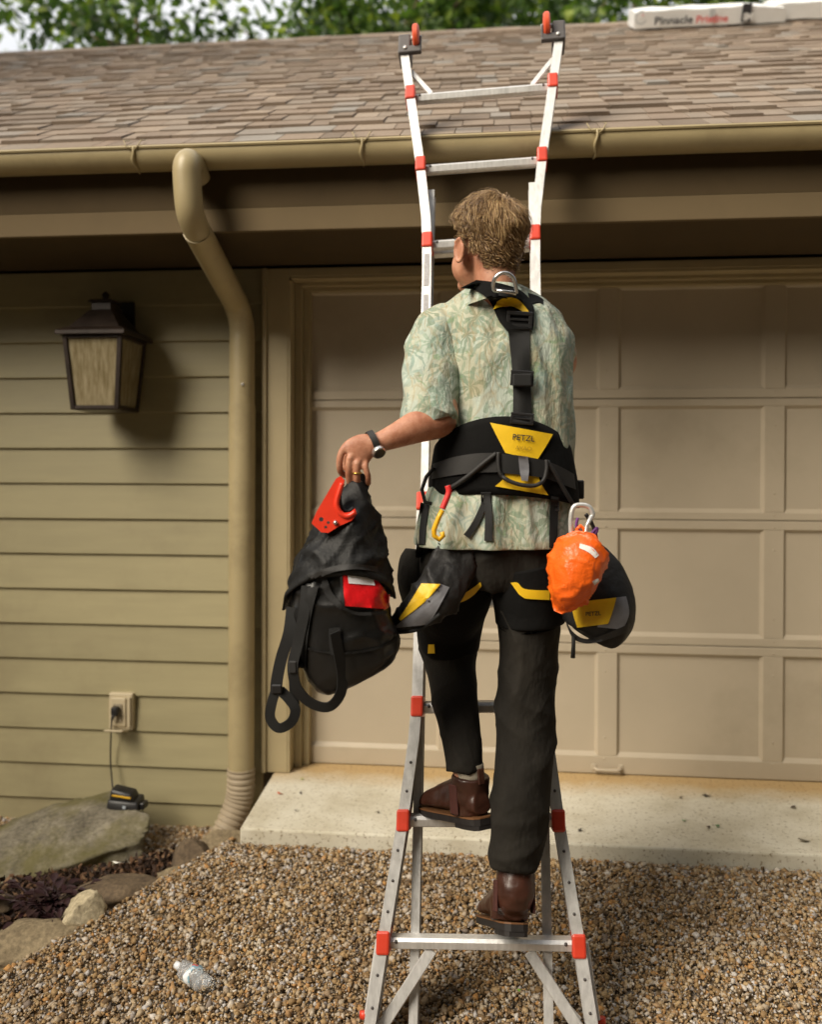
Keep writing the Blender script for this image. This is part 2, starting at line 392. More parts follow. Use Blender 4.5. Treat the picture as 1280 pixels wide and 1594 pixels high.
# a unit shingle tab: local x width, y up the slope, z thickness (butt end thick)
def tabv(wd, ln, th, sk):
    return [(0, 0, -.002), (wd, 0, -.002), (wd, ln, -.002), (0, ln, -.002), (sk, .0015, th), (wd - sk, .0015, th), (wd - sk, ln, th * .25), (sk, ln, th * .25)]
TABS = {}
def tab_mesh(wd, th):
    key = (round(wd / .02), round(th / .003))
    if key not in TABS: TABS[key] = mesh('shingle', tabv(key[0] * .02 - .0012, .205, key[1] * .003, .0012), BF, ms_o)
    return TABS[key]
rotm = Matrix.Rotation(PHI, 4, 'X')
EXPO = .143; NC = int(3.50 / math.cos(PHI) / EXPO)
tabs = []
for c in range(NC + 1):
    x = -4.75 + rnd.uniform(0, .1)
    while x < 5.5:
        wd = rnd.choice([.06, .08, .08, .10, .10, .12, .12, .14, .16, .18, .22])
        th = rnd.choice([.006, .006, .009, .012, .015]) if c else .009
        tabs.append((x, c, wd, th)); x += wd
def vis(x, c, wd):
    s = c * EXPO; y = EY + s * math.cos(PHI); dep = y + D
    return (x + wd > -.1 * dep - .56 * dep + .02) and (x < -.1 * dep + .52 * dep)
near = [q for q in tabs if vis(q[0], q[1], q[2])]
near.sort(key=lambda q: q[1] * .143 - q[2] * 6)
near = near[:300]; ns = set(id(q) for q in near)
fv, ff = [], []
for q in tabs:
    x, c, wd, th = q; s = c * EXPO - (.012 if c == 0 else rnd.uniform(0, .004))
    loc = Vector((x, EY + s * math.cos(PHI), EZ + s * math.sin(PHI)))
    lift = rotm @ Vector((0, 0, .0035)); loc = loc + lift
    tilt = Matrix.Rotation(PHI - .02, 4, 'X')
    if id(q) in ns:
        o = objm('shingle', tab_mesh(wd, th), RF, loc); o.rotation_euler = (PHI - .02, 0, 0)
    else:
        b0 = len(fv); fv += [loc + tilt @ Vector(v) for v in tabv(wd - .0012, .205, th, .0012)]; ff += [tuple(i + b0 for i in f) for f in BF]
tag(obj('shingles', fv, ff, ms_i, RF), kind='stuff')
# ridge caps
for i in range(42):
    x = -4.75 + i * .245; z = ez(2.78) + .02 + (i % 2) * .003
    obj('ridge_cap', [(x, 2.62, z - .16 * SL), (x + .26, 2.62, z - .16 * SL), (x + .26, 2.78, z), (x, 2.78, z), (x + .26, 2.94, z - .16 * SL), (x, 2.94, z - .16 * SL)] +
        [(x, 2.62, z - .16 * SL - .02), (x + .26, 2.62, z - .16 * SL - .02), (x + .26, 2.94, z - .16 * SL - .02), (x, 2.94, z - .16 * SL - .02)],
        [(0, 1, 2, 3), (3, 2, 4, 5), (0, 6, 7, 1), (1, 7, 8, 4, 2), (4, 8, 9, 5), (5, 9, 6, 0, 3)], ms_o, RF)
# half-round gutter with rolled lip
gy, gzz, gr = -.668, 2.643, .063
pr = []
for i in range(19):
    a = math.pi * (1 - i / 18) ; pr.append((gy + gr * math.cos(math.pi - a) * -1, gzz - gr * 1.02 * math.sin(a)))
pr = [(gy - gr * math.cos(math.pi * i / 18), gzz - gr * 1.03 * math.sin(math.pi * i / 18)) for i in range(19)]      # front lip to back
lip = [(gy - gr + .007 * math.cos(a) - .001, gzz + .004 + .007 * math.sin(a)) for a in [math.radians(q) for q in (-60, 0, 60, 120, 180, 240)]]
inner = [(gy + (gr - .004) * math.cos(math.pi * i / 18), gzz - (gr - .004) * 1.03 * math.sin(math.pi * i / 18)) for i in range(19)]
prof = lip[0:6] + pr + [(gy + gr, gzz + .012), (gy + gr - .003, gzz + .012)] + inner
nseg = 60; vs_, fs = [], []; m = len(prof)
for i in range(nseg + 1):
    x = -4.75 + 10.3 * i / nseg; wz = noise.noise(Vector((x * .8, 0, 0))) * .003
    for y, z in prof: vs_.append((x, y, z + wz))
for i in range(nseg):
    for j in range(m): fs.append((i * m + j, (i + 1) * m + j, (i + 1) * m + (j + 1) % m, i * m + (j + 1) % m))
fs.append(tuple(range(m))); fs.append(tuple(nseg * m + j for j in range(m - 1, -1, -1)))
GU = obj('gutter', vs_, fs, m_gutter, G, True, 40)
for px, py in ((207, 240), (563, 226), (929, 208)):
    x = PY(px, py, -.73).x
    pts = [(x + .004 * math.sin(i), gy - (gr + .004) * math.cos(a), gzz - (gr + .004) * 1.03 * math.sin(a)) for i, a in enumerate(np.linspace(-.12, 1.75, 12))]
    hv, hf = sweep(pts, [.007 - .0045 * abs(i - 4) / 8 for i in range(12)], 6)
    obj('hanger', hv, hf, m_gutter, GU, True)
    for s in (-1, 1):
        hv, hf = sweep([(x + s * .006, -.735, 2.635), (x + s * .022, -.742, 2.648), (x + s * .034, -.735, 2.672), (x + s * .031, -.69, 2.69)], .0022, 5)
        obj('hanger_wire', hv, hf, m_gutter, GU, True)
# downspout
def corr(pts, r, per): return [r * (1 + (.06 if (i % per) < per / 2 else -.02)) for i in range(len(pts))]
a0 = PY(294, 268, -.76); a1 = PY(296, 330, -.755); a2 = PY(308, 362, -.68); a3 = PY(366, 470, -.15); a4 = PY(377, 515, -.083); a5 = PY(377, 635, -.083); a6 = PY(375.5, 1202, -.083)
DP = obj('downspout', *sweep(sm([a0 + Vector((0, .09, .0)), a0 + Vector((-.004, .035, .038)), a0 + Vector((0, -.012, .022)), a0 + Vector((0, -.018, -.03)), a1, a2], 8), .0515, 18), m_gutter, G, True, 50)
obj('offset_pipe', *sweep([a2 + (a2 - a3) * .02, a2 * .5 + a3 * .5, a3], [.054, .0545, .055], 18), m_gutter, DP, True, 50)
obj('elbow', *sweep(sm([a3 + (a2 - a3) * .05, a3, a3 * .45 + a4 * .55 + Vector((0, .012, .012)), a4, a4 * .8 + a5 * .2], 6), .0555, 18), m_gutter, DP, True, 50)
obj('pipe', *sweep([a4 * .9 + a5 * .1, a5], .0565, 20), m_gutter, DP, True, 50)
obj('pipe', *sweep([a5 + Vector((0, 0, .012)), a5 + Vector((0, 0, .011)), a5 + Vector((0, 0, .0)), a6], [.0565, .0595, .0595, .058], 20), m_gutter, DP, True, 50)
for q in (a5 + Vector((.018, -.06, .1)),): obj('screw', *sweep([q + Vector((0, .006, 0)), q], [.007, .005], 8), m_alu, DP, True)
pts = sm([a6 + Vector((0, 0, .02)), PY(375, 1222, -.085), PY(372, 1245, -.09), PY(362, 1272, -.11), PY(349, 1300, -.14)], 16)
m_boot = M('downspout_boot', (.36, .29, .20), .6, .1, 9, dirt=(.16, .12, .08), dirtk=.6)
obj('flexible_boot', *sweep(pts, [.061 * (1 + (.05 if i % 5 < 3 else -.035)) for i in range(len(pts))], 20), m_boot, DP, True, 35)
# ------------------------------------------------------------------ unseen trees added to block low sky, open towards the sun; trees behind the ridge
def leaf_mat(name, cols, transl=.25):
    m, t, b = newmat(name)
    g = N(t, 'ShaderNodeNewGeometry'); r = ramp(t, cols); t.links.new(g.outputs['Random Per Island'], r.inputs[0])
    t.links.new(r.outputs[0], b.inputs['Base Color']); b.inputs['Roughness'].default_value = .55
    tr = N(t, 'ShaderNodeBsdfTranslucent'); t.links.new(r.outputs[0], tr.inputs[0])
    mx = N(t, 'ShaderNodeMixShader', i_0=transl); out = t.nodes['Material Output']
    t.links.new(b.outputs[0], mx.inputs[1]); t.links.new(tr.outputs[0], mx.inputs[2]); t.links.new(mx.outputs[0], out.inputs[0])
    return m
m_leaf = leaf_mat('tree_leaves', [(0, (.02, .042, .008)), (.5, (.05, .105, .014)), (.8, (.11, .19, .02)), (1, (.26, .33, .03))], .5)
m_wood = leaf_mat('unseen_woodland_leaves', [(0, (.02, .035, .01)), (.6, (.035, .06, .014)), (1, (.06, .09, .02))], .1)
m_bark = M('bark', (.15, .11, .065), .9, .35, 6, bumpk=.8, bscale=30, stretch=(1, 1, .25), bdist=.02)
def leaves_np(P, size):
    n = len(P); d = nrs.normal(size=(n, 3)); d /= np.linalg.norm(d, axis=1, keepdims=True)
    e = np.cross(d, nrs.normal(size=(n, 3))); e /= np.linalg.norm(e, axis=1, keepdims=True)
    s = size * nrs.uniform(.6, 1.4, (n, 1)); f = np.cross(d, e)
    q = np.stack([P - d * s, P + e * s * .55 + f * s * .12, P + d * s, P - e * s * .55 + f * s * .12], 1)
    return q.reshape(-1, 3), [(4 * i, 4 * i + 1, 4 * i + 2, 4 * i + 3) for i in range(n)]
pts = []
sa = math.atan2(SUN_DIR.x, SUN_DIR.y)
for k in range(2200):
    az = math.radians(rnd.uniform(82, 278)); rr = rnd.uniform(9.5, 14)
    gap = min(abs((az - sa + math.pi) % (2 * math.pi) - math.pi) / math.radians(28), 1)
    top = 2.5 + 13.5 * (gap ** 2) + rnd.uniform(-1, 1)
    c = np.array([math.sin(az) * rr, math.cos(az) * rr - 2.0, rnd.uniform(.2, top)])
    pts.append(c + nrs.normal(size=(26, 3)) * np.array([.75, .75, .55]))
pv, pf = leaves_np(np.concatenate(pts), .30)
tag(obj('unseen_woodland', pv, pf, m_wood), 'dense green trees out of view, added to block low sky light', kind='stuff')
TREES = [((-5.6, 9.5), 9.5, 2.6, 'thin-trunked leafy tree behind the roof at the far left', .13),
         ((-3.6, 12.0), 10.5, 2.2, 'sparse leafy tree with sky showing through left of the ladder', .12),
         ((-1.6, 10.5), 10, 2.3, 'yellow-green leafy tree behind the roof left of the ladder top', .14),
         ((.3, 11.5), 10.5, 2.3, 'dense dark tree behind the roof directly behind the ladder top', .2),
         ((2.0, 10.0), 10, 2.2, 'leafy tree with thick trunk behind the roof right of the ladder top', .24),
         ((4.2, 10.8), 10.5, 2.6, 'broad dark tree behind the shingle packs on the roof', .2),
         ((1.2, 15.5), 12, 3.2, 'distant tall tree filling the gap behind the nearer trees', .25),
         ((-2.8, 16.5), 11, 2.6, 'distant pale tree behind the left trees beyond the roof', .2),
         ((-.6, 14.0), 11, 2.6, 'tall leafy tree in the second row straight behind the ladder', .2),
         ((6.6, 12.5), 11, 2.8, 'leafy tree behind the right end of the roof beyond the plain pack', .2)]
for i, ((tx, ty), th, rad, lab, tr) in enumerate(TREES):
    T = thing('leafy_tree', (tx, ty, -.3), lab, 'tree', 'trees behind the garage roof')
    tp = [(tx + math.sin(z * .5 + i) * .18, ty + math.cos(z * .4 + i) * .15, z) for z in np.linspace(-.4, th * .92, 10)]
    obj('trunk', *sweep(tp, [tr * (1 - .085 * k) for k in range(10)], 9), m_bark, T, True)
    cl = []
    for k in range(13):
        z = th * rnd.uniform(.38, .9); a = rnd.uniform(0, 6.28); base = Vector((tx + math.sin(z * .5 + i) * .18, ty + math.cos(z * .4 + i) * .15, z))
        tip = base + Vector((math.cos(a), math.sin(a), rnd.uniform(.1, .6))) * rad * rnd.uniform(.5, .95)
        obj('branch', *sweep(sm([base, base * .5 + tip * .5 + Vector((0, 0, -.12)), tip], 3), [tr * .35 * (1 - k2 / 7.5) for k2 in range(7)], 5), m_bark, T, True)
        cl.append(tip); cl.append(base * .45 + tip * .55)
    P = []
    nl = 4200 if i in (1, 7) else 13500
    for k in range(140):
        c = rnd.choice(cl) if k % 2 else Vector((tx, ty, th * .66)) + Vector((rnd.gauss(0, 1) * rad * .5, rnd.gauss(0, 1) * rad * .5, rnd.gauss(0, 1) * th * .17))
        P.append(np.array(c) + nrs.normal(size=(nl // 140, 3)) * np.array([.40, .40, .30]))
    pv, pf = leaves_np(np.concatenate(P), .095)
    obj('crown', pv, pf, m_leaf, T)
# ------------------------------------------------------------------ wall lantern
lc = PY(148, 580, -.30); LX = lc.x; LY = -.20
LT = thing('wall_lantern', (LX, 0, 1.7), 'dark bronze wall lantern with seeded glass panes on the siding left of the downspout', 'lantern')
z_b, z_t = PY(148, 634, -.29).z, PY(148, 524, -.3).z
hb, ht = .098, .124
m_seed, t, b = newmat('seeded_glass')
v = coords(t, (1, 1, .12)); n1 = noisef(t, v, 70, 4, .7)
r = ramp(t, [(.35, (.24, .19, .10)), (.7, (.46, .39, .25))]); t.links.new(n1, r.inputs[0]); t.links.new(r.outputs[0], b.inputs['Base Color'])
b.inputs['Roughness'].default_value = .18; b.inputs['Transmission Weight'].default_value = .35; b.inputs['IOR'].default_value = 1.25; bump(t, b, n1, .6, .004)
cor = [(-1, -1), (1, -1), (1, 1), (-1, 1)]
for i in range(4):
    (ax, ay), (bx, by) = cor[i], cor[(i + 1) % 4]
    A, B = Vector((LX + ax * hb, LY + ay * hb, z_b)), Vector((LX + bx * hb, LY + by * hb, z_b))
    Dv, Cv = Vector((LX + ax * ht, LY + ay * ht, z_t)), Vector((LX + bx * ht, LY + by * ht, z_t))
    inn = Vector((-(ax + bx) * .004, -(ay + by) * .004, 0))
    obj('glass_pane', [A, B, Cv, Dv, A + inn, B + inn, Cv + inn, Dv + inn], [(0, 1, 2, 3), (7, 6, 5, 4), (0, 4, 5, 1), (1, 5, 6, 2), (2, 6, 7, 3), (3, 7, 4, 0)], m_seed, LT)
    bar('corner_post', A + Vector((0, 0, -.01)), Dv + Vector((0, 0, .01)), Vector((1, 0, 0)), .02, .02, m_bronze, LT)
    bar('bottom_rail', A, B, Vector((0, 0, 1)), .016, .017, m_bronze, LT)
    bar('top_rail', Dv, Cv, Vector((0, 0, 1)), .02, .019, m_bronze, LT)
def frust(name, z0, z1, a, b_, mat, par):
    return obj(name, *bevel_mesh([(LX + s[0] * a, LY + s[1] * a, z0) for s in cor] + [(LX + s[0] * b_, LY + s[1] * b_, z1) for s in cor], BF, .002), mat, par)
frust('cap_flange', z_t + .004, z_t + .022, .155, .155, m_bronze, LT); frust('cap_flange', z_t + .0225, z_t + .04, .155, .125, m_bronze, LT)
frust('cap_roof', z_t + .0405, z_t + .125, .115, .052, m_bronze, LT); frust('chimney', z_t + .1255, z_t + .16, .045, .045, m_bronze, LT); frust('chimney_cap', z_t + .1605, z_t + .172, .058, .05, m_bronze, LT)
frust('floor_plate', z_b - .012, z_b - .001, hb + .004, hb + .008, m_bronze, LT)
obj('finial', *sweep([(LX, LY, z_t + .17), (LX, LY, z_t + .185), (LX, LY, z_t + .20), (LX, LY, z_t + .215)], [.02, .012, .018, .004], 10), m_bronze, LT, True)
box('back_plate', LX - .06, LX + .06, -.036, -.02, z_t - .09, z_t + .20, m_bronze, LT, .004, 2)
obj('arm', *sweep(sm([(LX, -.03, z_t + .12), (LX, -.06, z_t + .15), (LX, -.11, z_t + .145), (LX, -.15, z_t + .13)], 5), .014, 8), m_bronze, LT, True)
obj('candle_tube', *sweep([(LX, LY, z_b), (LX, LY, z_b + .13)], .016, 10), M('candle_tube', (.6, .52, .38), .6), LT, True)
obj('bulb', *sweep([(LX, LY, z_b + .13), (LX, LY, z_b + .15), (LX, LY, z_b + .18), (LX, LY, z_b + .21), (LX, LY, z_b + .235)], [.01, .02, .024, .014, .002], 10), M('bulb_glass', (.75, .7, .6), .2), LT, True)

# ------------------------------------------------------------------ outdoor socket, plug lead, charger
oc = PY(190, 1106, -.03); OX, OZ = oc.x, oc.z
ST = thing('outdoor_socket', (OX, -.02, OZ), 'tan weatherproof power socket box fixed low on the siding', 'socket')
m_box = M('socket_plastic', (.50, .42, .28), .5, .06, 10)
box('back_box', OX - .058, OX + .058, -.045, -.012, OZ - .085, OZ + .085, m_box, ST, .006, 2)
box('cover_frame', OX - .042, OX + .03, -.058, -.0455, OZ - .066, OZ + .066, m_box, ST, .005, 2)
box('hinge', OX + .034, OX + .05, -.056, -.0455, OZ - .07, OZ + .07, m_box, ST, .003, 2)
obox('flap', Vector((OX - .002, -.085, OZ - .078)), Vector((1, 0, 0)), Vector((0, .9, -.25)).normalized(), Vector((0, .25, .9)).normalized(), .09, .075, .009, m_box, ST, .003)
for dz in (.022, -.03): box('receptacle', OX - .026, OX + .014, -.0615, -.0585, OZ + dz - .017, OZ + dz + .017, M('receptacle', (.30, .25, .17), .5), ST, .004, 2)
CT = thing('battery_charger', PY(195, 1262, -.2), 'black battery charger with yellow stripe resting on the mossy boulder', 'charger')
cc = PY(196, 1246, -.22)
m_yel = M('yellow_plastic', (.75, .42, .01), .45, .05, 20)
v_, f_ = bevel_mesh([cc + Vector(q) for q in [(-.075, -.045, -.035), (.075, -.045, -.035), (.075, .045, -.03), (-.075, .045, -.03), (-.07, -.035, .012), (.068, -.035, .004), (.068, .04, .02), (-.07, .04, .028)]], BF, .008, 2)
obj('body', v_, f_, m_black, CT, True, 40)
v_, f_ = bevel_mesh([cc + Vector(q) for q in [(-.062, -.036, .0135), (.05, -.036, .006), (.05, .036, .02), (-.062, .036, .0285), (-.058, -.03, .058), (.036, -.03, .040), (.036, .03, .048), (-.058, .03, .066)]], BF, .009, 2)
obj('battery', v_, f_, m_black, CT, True, 40)
obox('stripe', cc + Vector((-.004, -.0372, .031)), Vector((1, 0, -.12)).normalized(), Vector((0, 1, 0)), Vector((.12, 0, 1)).normalized(), .085, .006, .006, m_yel, CT, .001)
obox('sticker', cc + Vector((.012, -.0455, -.012)), Vector((1, 0, 0)), Vector((0, 1, 0)), Vector((0, 0, 1)), .014, .003, .012, M('pale_sticker', (.45, .5, .55), .5), CT, .0005)
obox('side_clip', cc + Vector((.083, 0, -.015)), Vector((1, 0, 0)), Vector((0, 1, 0)), Vector((0, 0, 1)), .02, .05, .03, m_black, CT, .004)
pl = Vector((OX - .012, -.075, OZ + .012))
CB = thing('power_lead', (OX - .02, -.06, OZ - .2), 'thin black lead hanging from the socket down to the charger', 'power lead')
obj('plug', *bevel_mesh(boxv(pl.x - .016, pl.x + .016, -.092, -.06, pl.z - .02, pl.z + .018), BF, .006, 2), m_black, CB, True, 40)
obj('plug_stem', *sweep([pl + Vector((-.004, -.008, -.015)), pl + Vector((-.012, -.01, -.04))], [.009, .006], 8), m_black, CB, True)
obj('cable', *sweep(sm([pl + Vector((-.012, -.01, -.035)), PY(173, 1140, -.06), PY(172, 1180, -.05), PY(175, 1222, -.08), PY(178, 1240, -.16), cc + Vector((-.06, .03, .0))], 6), .0035, 6), m_black, CB, True)
obj('loose_cable', *sweep(sm([cc + Vector((-.07, .0, -.02)), PY(150, 1268, -.26), PY(120, 1266, -.27), PY(95, 1258, -.22), PY(110, 1268, -.29), PY(80, 1280, -.32), PY(50, 1292, -.34), PY(10, 1312, -.42)], 6), .004, 6), m_black, CB, True)

# ------------------------------------------------------------------ stones, planting, litter
def rock(name, c, size, seed, mat, label, rotz=0, tilt=(0, 0), sub=4, rough=.22, cut=True, group=None, flat=None):
    bm = bmesh.new(); bmesh.ops.create_icosphere(bm, subdivisions=sub, radius=1)
    R = Matrix.Rotation(rotz, 3, 'Z') @ Matrix.Rotation(tilt[0], 3, 'X') @ Matrix.Rotation(tilt[1], 3, 'Y')
    q = random.Random(seed); pl_ = []
    for k in range(18):
        n = Vector((q.gauss(0, 1), q.gauss(0, 1), q.gauss(0, 1))).normalized(); pl_.append((n, q.uniform(.52, .82)))
    vs_ = []
    for v in bm.verts:
        p = v.co.copy()
        if cut:
            for n, dd in pl_:
                e = p.dot(n) - dd
                if e > 0: p -= n * e * .97
        if flat and p.z > flat: p.z = flat + (p.z - flat) * .2
        p *= 1 + noise.fractal(p * 1.6 + Vector((seed, 0, 0)), 1, 2, 4) * rough * .5
        p *= 1 + noise.noise(p * 9 + Vector((0, seed, 0))) * .04 + noise.noise(p * 22 + Vector((0, seed, 0))) * .018
        p = R @ Vector((p.x * size[0], p.y * size[1], p.z * size[2]))
        vs_.append(p)
    bm.verts.index_update(); fs = [tuple(v.index for v in f.verts) for f in bm.faces]; bm.free()
    o = objm(name, mesh(name, vs_, fs, mat, True), None, c)
    return tag(o, label, 'stone', group)
def stone_mat(name, c1, c2, moss=None, mk=.6):
    m, t, b = newmat(name); v = coords(t); n1 = noisef(t, v, 9, 7, .72)
    r = ramp(t, [(.3, c1), (.68, c2)]); t.links.new(n1, r.inputs[0]); o = r.outputs[0]
    n3 = noisef(t, v, 70, 4, .7); r3 = ramp(t, [(.3, (.62, .62, .62)), (.7, (1.25, 1.25, 1.25))]); t.links.new(n3, r3.inputs[0]); o = mix(t, 1.0, o, r3.outputs[0], 'MULTIPLY')
    if moss:
        n2 = noisef(t, v, 3.1, 6, .7); r2 = ramp(t, [(.45, (0, 0, 0)), (.62, (mk,) * 3)]); t.links.new(n2, r2.inputs[0]); o = mix(t, r2.outputs[0], o, moss)
    t.links.new(o, b.inputs['Base Color']); b.inputs['Roughness'].default_value = .9; bump(t, b, n3, .7, .006); return m
st_grey = stone_mat('boulder_stone', (.085, .072, .05), (.30, .265, .195), (.11, .095, .022), .75)
st_tan = stone_mat('tan_stone', (.15, .11, .062), (.30, .235, .14))
st_brown = stone_mat('brown_stone', (.07, .047, .028), (.17, .12, .07))
st_pale = stone_mat('pale_stone', (.34, .28, .17), (.54, .46, .31))
bc = (PZ(95, 1320, -.1) + Vector((-.05, .06, 0)))
rock('boulder', Vector((-1.90, -.41, -.185)), (.52, .29, .15), 4, st_grey, 'large flat mossy grey boulder against the wall below the socket', .33, (.28, -.10), 5, .42, True, None, .55)
rock('edging_stone', PZ(343, 1325, -.05) + Vector((0, .03, -.005)), (.135, .10, .105), 11, st_tan, 'pale blocky stone at the corner of the concrete apron', .2)
rock('edging_stone', PZ(300, 1345, -.07) + Vector((.0, .02, .0)), (.12, .09, .085), 12, st_brown, 'rounded brown stone beside the pale block near the apron corner', -.3)
rock('edging_stone', PZ(268, 1374, -.10) + Vector((0, .02, .005)), (.09, .06, .052), 23, st_tan, 'small oval tan stone second in from the apron corner', -.4)
rock('edging_stone', PZ(190, 1395, -.08) + Vector((0, 0, 0)), (.21, .10, .09), 31, st_brown, 'long dark brown stone in the middle of the bed edging', .35)
rock('edging_stone', PZ(127, 1434, -.06), (.092, .075, .105), 47, st_pale, 'pale upright squarish stone in front of the dark plant', .1)
rock('edging_stone', PZ(52, 1470, -.10), (.30, .13, .07), 52, st_tan, 'long flat tan stone at the left edge of the photo', .42)
rock('edging_stone', PZ(5, 1412, -.10) + Vector((-.05, 0, 0)), (.12, .07, .055), 61, st_brown, 'brown stone at the left edge beside the dark plant', .4)
rock('edging_stone', PZ(235, 1410, -.10) + Vector((.03, .0, .0)), (.06, .04, .03), 71, st_tan, 'small flat ochre stone in front of the long dark stone', .3)
# mulch and dark red plant
m_mulch, t, b = newmat('mulch'); g = N(t, 'ShaderNodeNewGeometry'); r = ramp(t, [(0, (.018, .010, .007)), (.5, (.05, .025, .014)), (.8, (.11, .05, .022)), (1, (.22, .13, .07))]); t.links.new(g.outputs['Random Per Island'], r.inputs[0]); t.links.new(r.outputs[0], b.inputs['Base Color']); b.inputs['Roughness'].default_value = .9
P = []
while len(P) < 5200:
    px, py = rnd.uniform(-40, 300), rnd.uniform(1305, 1462)
    lo = 1368 - px * .16 - max(0, px - 180) * .15
    if not (lo - 8 < py < lo + 84 - px * .14): continue
    q = PZ(px, py, -.13); P.append((q.x, q.y, gz(q.x, q.y) + rnd.uniform(.005, .06)))
pv, pf = leaves_np(np.array(P), .015)
tag(obj('mulch', pv, pf, m_mulch), 'dark bark mulch and dead leaves between the boulder and the edging stones', kind='stuff')
m_purple = leaf_mat('purple_leaves', [(0, (.012, .004, .007)), (.6, (.03, .009, .011)), (.88, (.085, .016, .02)), (1, (.16, .07, .04))], .15)
PT = thing('purple_plant', PZ(75, 1425, -.13), 'low dark purple leafed plant growing between the boulder and edging stones', 'plant')
for k in range(110):
    px, py = rnd.gauss(72, 30), rnd.gauss(1398, 20)
    base = PZ(75 + rnd.gauss(0, 14), 1425, -.13); tip = PZ(px, py, -.05 + rnd.uniform(-.04, .03))
    s = rnd.uniform(.014, .032); dr = (tip - base); dr.z *= .4; dr.normalize(); sd_ = dr.cross(Vector((0, 0, 1))).normalized()
    lv = [tip - dr * s, tip - dr * s * .3 + sd_ * s * .6 + Vector((0, 0, .008)), tip + dr * s * .5 + sd_ * s * .45, tip + dr * s - Vector((0, 0, .01)), tip + dr * s * .5 - sd_ * s * .45, tip - dr * s * .3 - sd_ * s * .6 + Vector((0, 0, .008)), tip + Vector((0, 0, -.004))]
    obj('leaf', lv, [(0, 6, 1), (1, 6, 2), (2, 6, 3), (3, 6, 4), (4, 6, 5), (5, 6, 0)], m_purple, PT, True)
    obj('stem', *sweep([base, base * .5 + tip * .5 + Vector((0, 0, .02)), tip - dr * s], .0022, 4), m_purple, PT, True)
# crumpled clear bottle
m_clear, t, b = newmat('clear_plastic'); b.inputs['Base Color'].default_value = (.92, .94, .96, 1); b.inputs['Roughness'].default_value = .12; b.inputs['Transmission Weight'].default_value = .75; b.inputs['IOR'].default_value = 1.2
q0 = PZ(285, 1508, -.045); q1 = PZ(321, 1532, -.05)
BT = thing('plastic_bottle', (q0 + q1) / 2 - Vector((0, 0, .03)), 'crumpled clear plastic bottle with blue label lying on the gravel', 'bottle')
ax = (q1 - q0)
pts = [q0 + ax * k for k in np.linspace(-.12, 1.1, 26)]
vs_, fs = sweep(pts, [(.010 if i < 3 else .027) * (1 - .12 * (i % 4 == 0)) * (1 if i < 24 else .8) for i in range(26)], 16)
vs_ = [p + Vector((noise.noise(p * 45), noise.noise(p * 45 + Vector((9, 0, 0))), noise.noise(p * 45 + Vector((0, 9, 0))) * .6)) * .011 for p in vs_]
obj('shell', vs_, fs, m_clear, BT, True)
vs_, fs = sweep([q0 + ax * k for k in np.linspace(.36, .55, 6)], .0282, 16, False)
vs_ = [p + Vector((noise.noise(p * 45), noise.noise(p * 45 + Vector((9, 0, 0))), noise.noise(p * 45 + Vector((0, 9, 0))) * .6)) * .011 for p in vs_]
m_lab, t, b = newmat('bottle_label'); n1 = noisef(t, coords(t), 30, 2); r = ramp(t, [(.42, (.75, .78, .8)), (.5, (.25, .42, .52)), (.62, (.25, .42, .52)), (.66, (.6, .12, .12))], 'CONSTANT'); t.links.new(n1, r.inputs[0]); t.links.new(r.outputs[0], b.inputs['Base Color'])
obj('label_band', vs_, fs, m_lab, BT, True)
obj('neck', *sweep([q0 - ax * .12, q0 - ax * .3], [.011, .011], 12), M('bottle_neck', (.75, .77, .8), .3), BT, True)
# fallen leaves and scraps, one by one
def scrap(px, py, z, s, col, label, name='fallen_leaf', cat='leaf', grp='fallen leaves and scraps'):
    c = PZ(px, py, z) + Vector((0, 0, .006)); a = rnd.uniform(0, 6.28); d = Vector((math.cos(a), math.sin(a), rnd.uniform(-.1, .2))); e = Vector((-math.sin(a), math.cos(a), rnd.uniform(-.1, .3)))
    vs_ = [c - d * s, c - d * s * .2 + e * s * .5 + Vector((0, 0, .004)), c + d * s * .5 + e * s * .35, c + d * s + Vector((0, 0, .006)), c + d * s * .5 - e * s * .35 + Vector((0, 0, .004)), c - d * s * .2 - e * s * .5, c + Vector((0, 0, .001))]
    lo = [p - Vector((0, 0, .0012)) for p in vs_]
    fs = [(i, 6, (i + 1) % 6) for i in range(6)] + [((i + 1) % 6 + 7, 13, i + 7) for i in range(6)] + [(i, (i + 1) % 6, (i + 1) % 6 + 7, i + 7) for i in range(6)]
    tag(obj(name, vs_ + lo, fs, M('leaf_' + str(px), col, .6, .2, 60), None, True), label, cat, grp)
GZ = -.06
